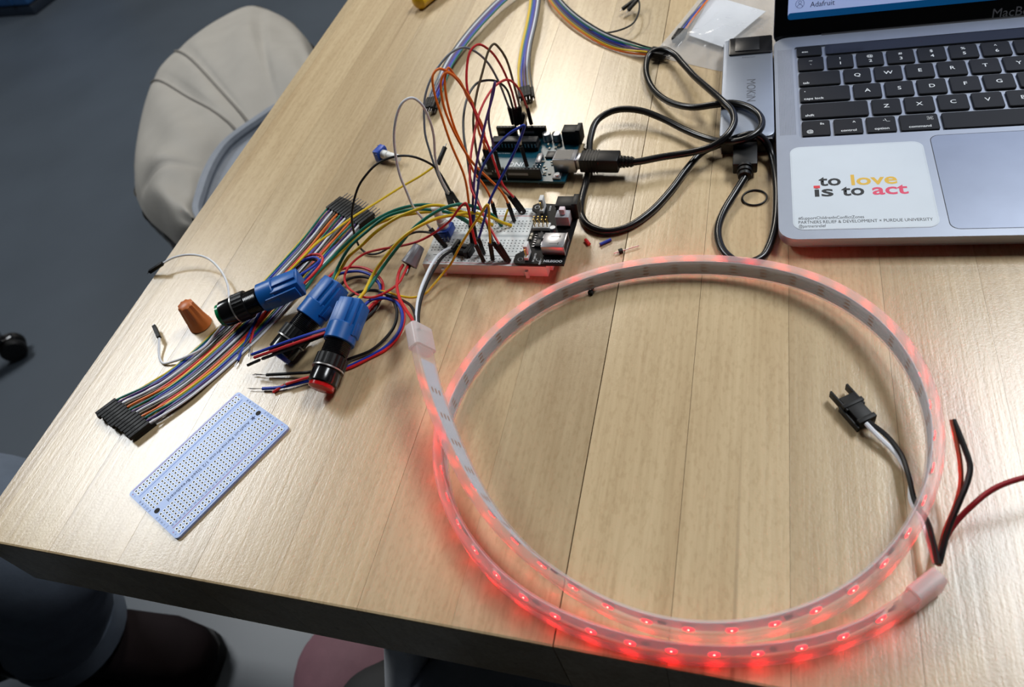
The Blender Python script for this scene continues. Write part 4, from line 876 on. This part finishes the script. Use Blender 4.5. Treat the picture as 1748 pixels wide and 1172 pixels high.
h = UC.part('square_plug', MB().obox(pl0+UX*15.5, UX, UY, UPV, 13.5, 6.0, 5.2), SOCK, bev=1.0, w=True)
UC.part('metal_shell', MB().obox(pl0+UX*1, UX, UY, UPV, 4, 4.2, 3.9), METAL, bev=.4, parent=h, w=True)
rg = MB()
for i in range(5): rg.obox(pl0+UX*(6+2.0*i), UX, UY, UPV, .45, 6.15, 5.35)
UC.part('grip_ridges', rg, SOCK, parent=h, w=True)
sr = []
for i in range(4): sr += [(2.4*i, 4.2-.2*i), (2.4*i+1.3, 4.2-.2*i), (2.4*i+1.35, 3.0), (2.4*i+2.35, 3.0)]
UC.part('strain_relief', MB().lathe(pl0+UX*29, UX, sr, 18), SOCK, parent=h, w=True, smooth=20)
HXv = Vector((math.cos(LR), math.sin(LR), 0)); HYv = Vector((-math.sin(LR), math.cos(LR), 0)); HO = Vector((LX, LY, 0))
ha = HO+HXv*(-34)+HYv*(-65.4)+UPV*7
h2 = UC.part('flat_plug', MB().obox(ha-HYv*12, HXv, HYv, UPV, 7.6, 11.6, 4.0), SOCK, bev=1.0, w=True)
UC.part('metal_shell', MB().obox(ha+HYv*1.5, HXv, HYv, UPV, 6, 3, 2.25), METAL, parent=h2, w=True)
tail = P(1271, 303, 6.5); dv = (ha-HYv*24-tail)
UC.part('strain_relief', MB().lathe(ha-HYv*22.5, tail-(ha-HYv*22.5), [(0, 5.2), (2, 5.2), (2.1, 4.2), (3.2, 4.2), (3.3, 4.9), (5.3, 4.7), (5.4, 3.9), (6.6, 3.9), (6.7, 4.3), (8.6, 4.1), (8.8, 3.4)], 18), SOCK, parent=h2, w=True, smooth=20)

# ------------------------------------------------------------------ clear bag, card, handle
BAGM = bpy.data.materials.new('clear_film'); BAGM.use_nodes = True
nt = BAGM.node_tree; Bn = nt.nodes['Principled BSDF']; on = nt.nodes['Material Output']
tcn = nt.nodes.new('ShaderNodeTexCoord'); nzn = nt.nodes.new('ShaderNodeTexNoise'); nzn.inputs['Scale'].default_value = 60; nt.links.new(tcn.outputs['Object'], nzn.inputs['Vector'])
bpn = nt.nodes.new('ShaderNodeBump'); bpn.inputs['Strength'].default_value = .4; bpn.inputs['Distance'].default_value = .004; nt.links.new(nzn.outputs['Fac'], bpn.inputs['Height']); nt.links.new(bpn.outputs['Normal'], Bn.inputs['Normal'])
Bn.inputs['Base Color'].default_value = (.86, .87, .88, 1); Bn.inputs['Roughness'].default_value = .08
trn = nt.nodes.new('ShaderNodeBsdfTransparent'); mxn = nt.nodes.new('ShaderNodeMixShader'); mxn.inputs[0].default_value = .3
nt.links.new(trn.outputs[0], mxn.inputs[1]); nt.links.new(Bn.outputs[0], mxn.inputs[2]); nt.links.new(mxn.outputs[0], on.inputs[0])
b0_ = P(1210, 40, 0)
BAG = Thing('plastic_bag', 'crumpled clear plastic bag behind the hub', 'bag', (b0_.x, b0_.y, 0))
random.seed(11)
def film(zoff, amp):
    L_ = [(1112, 96), (1150, 52), (1192, 0), (1235, -60)]; R_ = [(1236, 124), (1330, 90), (1360, 20), (1420, -60)]
    m = MB(); nu, nv = 16, 16; V = []; 
    Ls = spline([P(x, y, 0) for x, y in L_], 6); Rs = spline([P(x, y, 0) for x, y in R_], 6)
    for i in range(nv+1):
        a = Ls[int(i/nv*(len(Ls)-1))]; b = Rs[int(i/nv*(len(Rs)-1))]
        for q in range(nu+1):
            f_ = q/nu; p = a*(1-f_)+b*f_; e = math.sin(math.pi*f_)*min(1, i/3)
            p.z = .4+e*(zoff+amp*(math.sin(q*1.3+i*.7)+.6*math.sin(q*2.3-i*1.1)+random.uniform(-.5, .5))); V.append(p)
    F = [(i*(nu+1)+q, i*(nu+1)+q+1, (i+1)*(nu+1)+q+1, (i+1)*(nu+1)+q) for i in range(nv) for q in range(nu)]
    return m.add(V, F)
BAG.part('film', film(15, 1.8), BAGM, w=True, smooth=80); BAG.part('film', film(.3, .05), BAGM, w=True, smooth=80)
c0_, c1_, c2_, c3_ = P(1176, 60, 4), P(1234, 80, 4), P(1330, 46, 5), P(1215, -8, 5)
CARD = Thing('paper_card', 'white paper card inside the clear bag', 'card', (c0_.x, c0_.y, 0))
ex = (c1_-c0_); ey = (c3_-c0_)
m = MB(); Vt = [c0_, c1_, c1_+ey*1.0+ex*.6, c3_]; m.add([v-UPV*.3 for v in Vt]+Vt, [(3,2,1,0),(4,5,6,7),(0,1,5,4),(1,2,6,5),(2,3,7,6),(3,0,4,7)])
CARD.part('sheet', m, M('card_white', (226, 230, 238), .5, var=.02), w=True)
ribbon('dark ribbon cable packed inside the clear bag', [(1166, 52, 5, 30), (1185, 25, 6, 30), (1205, 0, 6, 30), (1235, -35, 6, 30)], ['black', 'grey', 'purple', 'blue', 'brown', 'orange'], 1.3, ends=((False, 2, 0, None), None))
y0_, y1_ = P(716, 1, 8), P(800, -70, 10)
YH = Thing('tool_handle', 'yellow plastic tool handle at the top edge', 'tool', (y0_.x, y0_.y, 0))
d = (y1_-y0_); L_ = d.length
YH.part('grip', MB().lathe(y0_-d.normalized()*6, d, [(0, 3), (1.5, 6), (4, 8), (L_*.5, 8.4), (L_, 7.4), (L_+3, 5)], 20), M('handle_yellow', (216, 170, 20), .35), w=True)
YH.part('shaft', MB().cyl(y1_, y1_+d.normalized()*70, 2.6, n=12), METAL, w=True)

# ------------------------------------------------------------------ chair with jacket, beside the bench
JM = M('jacket_beige', (142, 138, 131), .7, var=.04, nscale=20, bump=.15, bscale=60)
JL = M('jacket_lining', (118, 124, 134), .7, var=.05)
ctrj = P(405, 235, -330)
JK = Thing('jacket', 'beige padded jacket draped over the seat of a chair', 'jacket', (ctrj.x, ctrj.y, -330))
O_ = [(560, 150), (545, 105), (520, 62), (480, 30), (425, 13), (370, 40), (315, 80), (275, 122), (250, 180), (236, 240), (230, 300), (233, 335), (250, 370), (285, 402), (320, 430), (360, 440)]
I_ = [(545, 190), (530, 180), (512, 178), (492, 182), (470, 192), (452, 204), (436, 215), (420, 226), (404, 238), (390, 250), (377, 266), (365, 286), (355, 308), (345, 338), (338, 365), (345, 390)]
KS = 6
Ou = spline([P(x, y, -345) for x, y in O_], KS); In = spline([P(x, y, -300) for x, y in I_], KS)
nn = len(Ou); nr = 14; V = []
seams = [6.2*KS, 7.4*KS, 3.6*KS, 11.5*KS]
for i in range(nn):
    for q in range(nr+1):
        f_ = q/nr; p = Ou[i]*(1-f_)+In[i]*f_
        puff = math.sin(math.pi*min(1, f_*1.0))**.6*46
        se = min(abs(i-s_) for s_ in seams); puff -= 9*math.exp(-(se/1.1)**2)*math.sin(math.pi*f_)
        fold = (7*math.sin(i*.16+f_*6)+3*math.sin(i*.45-f_*8+1))*math.sin(math.pi*f_)
        V.append(Vector((p.x, p.y, p.z+puff+fold)))
F = [(i*(nr+1)+q, i*(nr+1)+q+1, (i+1)*(nr+1)+q+1, (i+1)*(nr+1)+q) for i in range(nn-1) for q in range(nr)]
m = MB().add(V, F)
SV = [Vector(v) for v in V]
JK.part('quilted_shell', m, JM, w=True, smooth=80)
for s_ in (38, 45):
    JK.part('seam', tub([SV[s_*(nr+1)+q]+Vector((0, 0, 1.5)) for q in range(nr+1)], 2.6, 6), M('seam_thread', (104, 100, 94), .8), w=True)
cO = sum(Ou, Vector())/nn
m = MB(); V = []
for i in range(nn):
    p = Ou[i]; c = Vector((cO.x, cO.y, p.z))
    for q in range(7):
        f_ = q/6; sh = 1-.03*f_+.02*math.sin(i*.9+q); V.append(c+(p-c)*sh+Vector((0, 0, -150*f_)))
m.add(V, [(i*7+q, i*7+q+1, (i+1)*7+q+1, (i+1)*7+q) for i in range(nn-1) for q in range(6)])
JK.part('hanging_hem', m, JM, w=True, smooth=80)
JK.part('piping', tub([p+Vector((0, 0, 5)) for p in In], 9, 8), JL, w=True)
cI = P(470, 330, -330)
m = MB(); V = []
for p in In:
    for q in range(6): f_ = q/5; V.append(Vector((p.x*(1-f_)+cI.x*f_, p.y*(1-f_)+cI.y*f_, p.z-40*f_)))
m.add(V, [(i*6+q, i*6+q+1, (i+1)*6+q+1, (i+1)*6+q) for i in range(nn-1) for q in range(5)])
JK.part('lining', m, JL, w=True, smooth=80)
CH = Thing('chair', 'chair under the beige jacket, almost wholly covered', 'chair', (ctrj.x, ctrj.y, -750))
CH.part('seat', MB().lathe((0, 0, 330), (0, 0, 1), [(0, 150), (10, 165), (40, 165), (52, 140)], 32), PLUG)
CH.part('post', MB().cyl((0, 0, 40), (0, 0, 335), 24, n=16), METAL)
for k in range(5):
    a = 2*math.pi*k/5+.3; p = Vector((170*math.cos(a), 170*math.sin(a), 30)); CH.part('base_arm', MB().tube([Vector((0, 0, 55)), p], 14, 8), PLUG); CH.part('caster', MB().cyl(p+Vector((-12*math.sin(a), 12*math.cos(a), -5)), p+Vector((12*math.sin(a), -12*math.cos(a), -5)), 25, n=18), PLUG)

# ------------------------------------------------------------------ things on the floor
cc = P(22, 592, -722)
OC = Thing('office_chair', 'black wheeled chair foot at the left edge of the picture', 'chair', (cc.x, cc.y, -750))
dx_ = Vector((-.94, -.34, 0)); ax = Vector((.34, -.94, 0))
for s_ in (-1, 1): OC.part('wheel', MB().lathe(Vector((0, 0, 28))+ax*(s_*4), ax*s_, [(0, 26), (3, 28), (14, 28), (18, 24)], 22), PLUG)
OC.part('fork', MB().obox(Vector((-6, 0, 44)), ax, dx_, UPV, 9, 24, 14), GLOSS, bev=6)
OC.part('base_arm', MB().tube([Vector((0, 0, 70)), dx_*90+Vector((0, 0, 84)), dx_*300+Vector((0, 0, 110))], 20, 10), GLOSS)
OC.part('hub', MB().cyl(dx_*300+Vector((0, 0, 60)), dx_*300+Vector((0, 0, 190)), 38, n=18), GLOSS)
k0 = P(62, 27, -750); kx = (P(0, 31, -750)-k0).normalized(); ky = kx.cross(UPV); 
if ky.dot(P(100, 0, -750)-k0) < 0: ky = -ky
BX = Thing('storage_bin', 'blue plastic bin on the floor in the top left corner', 'bin', (k0.x, k0.y, -750))
BB = M('bin_blue', (22, 66, 112), .5)
m = MB().obox(kx*300+ky*220+UPV*215, kx, ky, UPV, 300, 220, 170); BX.part('body', m, BB, bev=12)
BX.part('base', MB().obox(kx*300+ky*220+UPV*22, kx, ky, UPV, 294, 214, 22), M('bin_dark', (10, 22, 36), .5), bev=6)
for k in range(3): BX.part('rib', MB().obox(kx*(90+200*k)-ky*2+UPV*215, kx, ky, UPV, 9, 5, 160), BB, bev=2)
BX.part('rim', MB().obox(kx*300+ky*220+UPV*388, kx, ky, UPV, 308, 228, 12), BB, bev=4)

# person seated at the left corner of the bench: trouser leg and boot
JEAN = M('dark_denim', (88, 98, 112), .9, var=.12, nscale=30, bump=.3, bscale=500)
BOOT = M('dark_boot', (26, 17, 20), .85, var=.2, nscale=14, spec=.2)
heel = P(138, 1108, -735); toe = P(372, 1132, -735); fd = (toe-heel); fd.z = 0; fl = fd.length; fd.normalize(); fs = fd.cross(UPV)
PE = Thing('person', 'seated person in dark jeans and a dark boot left of the bench corner', 'person', (heel.x, heel.y, -750))
hemc = P(100, 1066, -590); kneec = P(52, 940, -380); 
lp_ = [(hemc+Vector((0, 0, -40)), 70), (hemc, 76), (hemc*.7+kneec*.3, 72), (hemc*.4+kneec*.6, 76), (kneec, 84), (kneec+(kneec-hemc)*.2-fd*60, 88), (kneec-fd*240+Vector((0, 0, 60)), 98), (kneec-fd*460+Vector((0, 0, 75)), 108)]
m = MB(); V = []; n_ = 24
ps = spline([a for a, b in lp_], 5); rs = [lp_[min(int(i/5), len(lp_)-2)][1]*(1-(i/5-min(int(i/5), len(lp_)-2)))+lp_[min(int(i/5), len(lp_)-2)+1][1]*(i/5-min(int(i/5), len(lp_)-2)) for i in range(len(ps))]
nrm = fs.copy()
for i, p in enumerate(ps):
    t_ = (ps[min(i+1, len(ps)-1)]-ps[max(i-1, 0)]).normalized(); nrm = (nrm-t_*nrm.dot(t_)).normalized(); bn = t_.cross(nrm)
    for q in range(n_):
        th = 2*math.pi*q/n_; r_ = rs[i]*(1+.025*math.sin(3*th+i*.8)+.02*math.sin(5*th-i*.5)); V.append(p+(nrm*math.cos(th)+bn*math.sin(th))*r_)
F = [(i*n_+q, i*n_+(q+1)%n_, (i+1)*n_+(q+1)%n_, (i+1)*n_+q) for i in range(len(ps)-1) for q in range(n_)]+[list(range(n_))[::-1], [(len(ps)-1)*n_+q for q in range(n_)]]
PE.part('trouser_leg', m.add(V, F), JEAN, w=True, smooth=80)
t_ = (ps[1]-ps[0]).normalized()
PE.part('rolled_cuff', MB().lathe(ps[0]-t_*4, t_, [(0, 72), (2, 78), (34, 80), (38, 76)], 28), JEAN, w=True)
# boot: swept sections from heel to toe
secs = [(-.04, 30, 20, 62), (.0, 40, 0, 118), (.12, 46, 0, 150), (.28, 48, 0, 150), (.42, 46, 0, 112), (.58, 50, 0, 86), (.76, 52, 0, 70), (.9, 44, 0, 56), (.98, 26, 2, 42), (1.0, 12, 6, 30)]
m = MB(); V = []; n_ = 16
for f_, w_, zb_, zt_ in secs:
    for q in range(n_):
        th = 2*math.pi*q/n_; cx_ = math.cos(th); sz_ = math.sin(th)
        V.append(heel+fd*(fl*f_)+fs*(w_*(abs(cx_)**.7)*(1 if cx_ > 0 else -1))+UPV*((zb_+zt_)/2+(zt_-zb_)/2*(abs(sz_)**.7)*(1 if sz_ > 0 else -1)-1))
F = [(i*n_+q, i*n_+(q+1)%n_, (i+1)*n_+(q+1)%n_, (i+1)*n_+q) for i in range(len(secs)-1) for q in range(n_)]+[list(range(n_))[::-1], [(len(secs)-1)*n_+q for q in range(n_)]]
bo = PE.part('boot', m.add(V, F), BOOT, w=True, smooth=80)
PE.part('ankle_shaft', MB().cyl(heel+fd*(fl*.18)+UPV*90, ps[0]+t_*40, 54, 62, n=20), BOOT, parent=bo, w=True)
PE.part('sole', MB().prism([(x, y) for x, y in [((heel+fd*(fl*f_)+fs*(w_*1.06)).xy) for f_, w_, _, _ in secs]+[((heel+fd*(fl*f_)-fs*(w_*1.06)).xy) for f_, w_, _, _ in secs[::-1]]], -750, -728), M('sole_black', (14, 14, 15), .7), parent=bo, w=True)
# black stool foot bar
p, q = P(-90, 1185, -640), P(44, 1130, -640)
ST = Thing('stool', 'black stool foot rest in the bottom left corner', 'stool', (p.x, p.y, -750))
ST.part('foot_rail', tub([p, (p+q)/2, q], 13, 12), GLOSS, w=True)
for e_ in (p, q): ST.part('leg', MB().cyl(Vector((e_.x, e_.y, -750)), Vector((e_.x-30, e_.y-20, -470)), 12, n=12), GLOSS, w=True)
ST.part('seat', MB().cyl(Vector((p.x-60, p.y-60, -470)), Vector((p.x-60, p.y-60, -440)), 170, n=28), GLOSS, bev=6, w=True)

# mauve backpack under the bench
bc = P(640, 1165, -640)
BK = Thing('backpack', 'mauve backpack with a black front under the bench edge', 'backpack', (bc.x, bc.y, -750))
MV = M('mauve_fabric', (120, 84, 94), .75, var=.06, bump=.2, bscale=300)
def blob(c, rx, ry, rz_, mat, name, pw=.8, parent=None, seg=28):
    V = []; nl = 14
    for i in range(nl+1):
        ph = -math.pi/2+math.pi*i/nl
        for q in range(seg):
            th = 2*math.pi*q/seg; sg = lambda v: (abs(v)**pw)*(1 if v > 0 else -1)
            V.append(Vector((c.x+rx*sg(math.cos(th))*math.cos(ph)**.8, c.y+ry*sg(math.sin(th))*math.cos(ph)**.8, c.z+rz_*sg(math.sin(ph)))))
    m = MB().add(V, [(i*seg+q, i*seg+(q+1)%seg, (i+1)*seg+(q+1)%seg, (i+1)*seg+q) for i in range(nl) for q in range(seg)])
    return BK.part(name, m, mat, w=True, smooth=80, parent=parent)
blob(Vector((bc.x+10, bc.y-10, -640)), 105, 92, 110, MV, 'shell')
blob(Vector((bc.x+40, bc.y-62, -622)), 92, 74, 100, M('bag_black', (12, 12, 14), .7), 'front_pocket')

# second seated person: dark trousers at the near edge
kp = P(860, 1215, -300)
P2 = Thing('person', 'person seated at the near bench edge, only dark trousers showing', 'person', (kp.x, kp.y, -750))
TROU = M('slate_trousers', (112, 120, 134), .9, var=.08, bump=.2, bscale=600)
legp = [kp+Vector((-20, 40, -430)), kp+Vector((-15, 40, -250)), kp+Vector((-5, 30, -60)), kp+Vector((0, -10, 10)), kp+Vector((10, -160, 25)), kp+Vector((20, -340, 30))]
pts = spline(legp, 5); m = MB(); V = []; n_ = 22; nrm = Vector((1, 0, 0))
for i, p in enumerate(pts):
    t_ = (pts[min(i+1, len(pts)-1)]-pts[max(i-1, 0)]).normalized(); nrm = (nrm-t_*nrm.dot(t_)).normalized(); bn = t_.cross(nrm); r_ = 58+30*i/len(pts)
    for q in range(n_):
        th = 2*math.pi*q/n_; V.append(p+(nrm*math.cos(th)+bn*math.sin(th))*(r_*(1+.02*math.sin(3*th+i))))
m.add(V, [(i*n_+q, i*n_+(q+1)%n_, (i+1)*n_+(q+1)%n_, (i+1)*n_+q) for i in range(len(pts)-1) for q in range(n_)]+[list(range(n_))[::-1], [(len(pts)-1)*n_+q for q in range(n_)]])
P2.part('trouser_leg', m, TROU, w=True, smooth=80)
sh = Vector((kp.x-20, kp.y+60, -715)); m = MB(); m.lathe(sh+Vector((0, -80, 0)), (0, 1, 0), [(0, 18), (10, 36), (90, 38), (190, 40), (225, 28), (235, 10)], 18); m.xf(lambda v: Vector((v.x, v.y, max(-750, v.z))))
P2.part('shoe', m, BOOT, w=True)

# things of one kind share a group
GR = {'jumper_wire': 'jumper wires around the boards', 'push_button': 'push buttons in blue sockets', 'ribbon_cable': 'rainbow ribbon cables', 'potentiometer': 'blue potentiometers', 'wire_nut': 'wire nuts', 'wire_offcut': 'wire offcuts on the bench', 'person': 'people seated at the bench'}
for o in bpy.data.objects:
    k = o.name.split('.')[0]
    if o.parent is None and k in GR: o['group'] = GR[k]
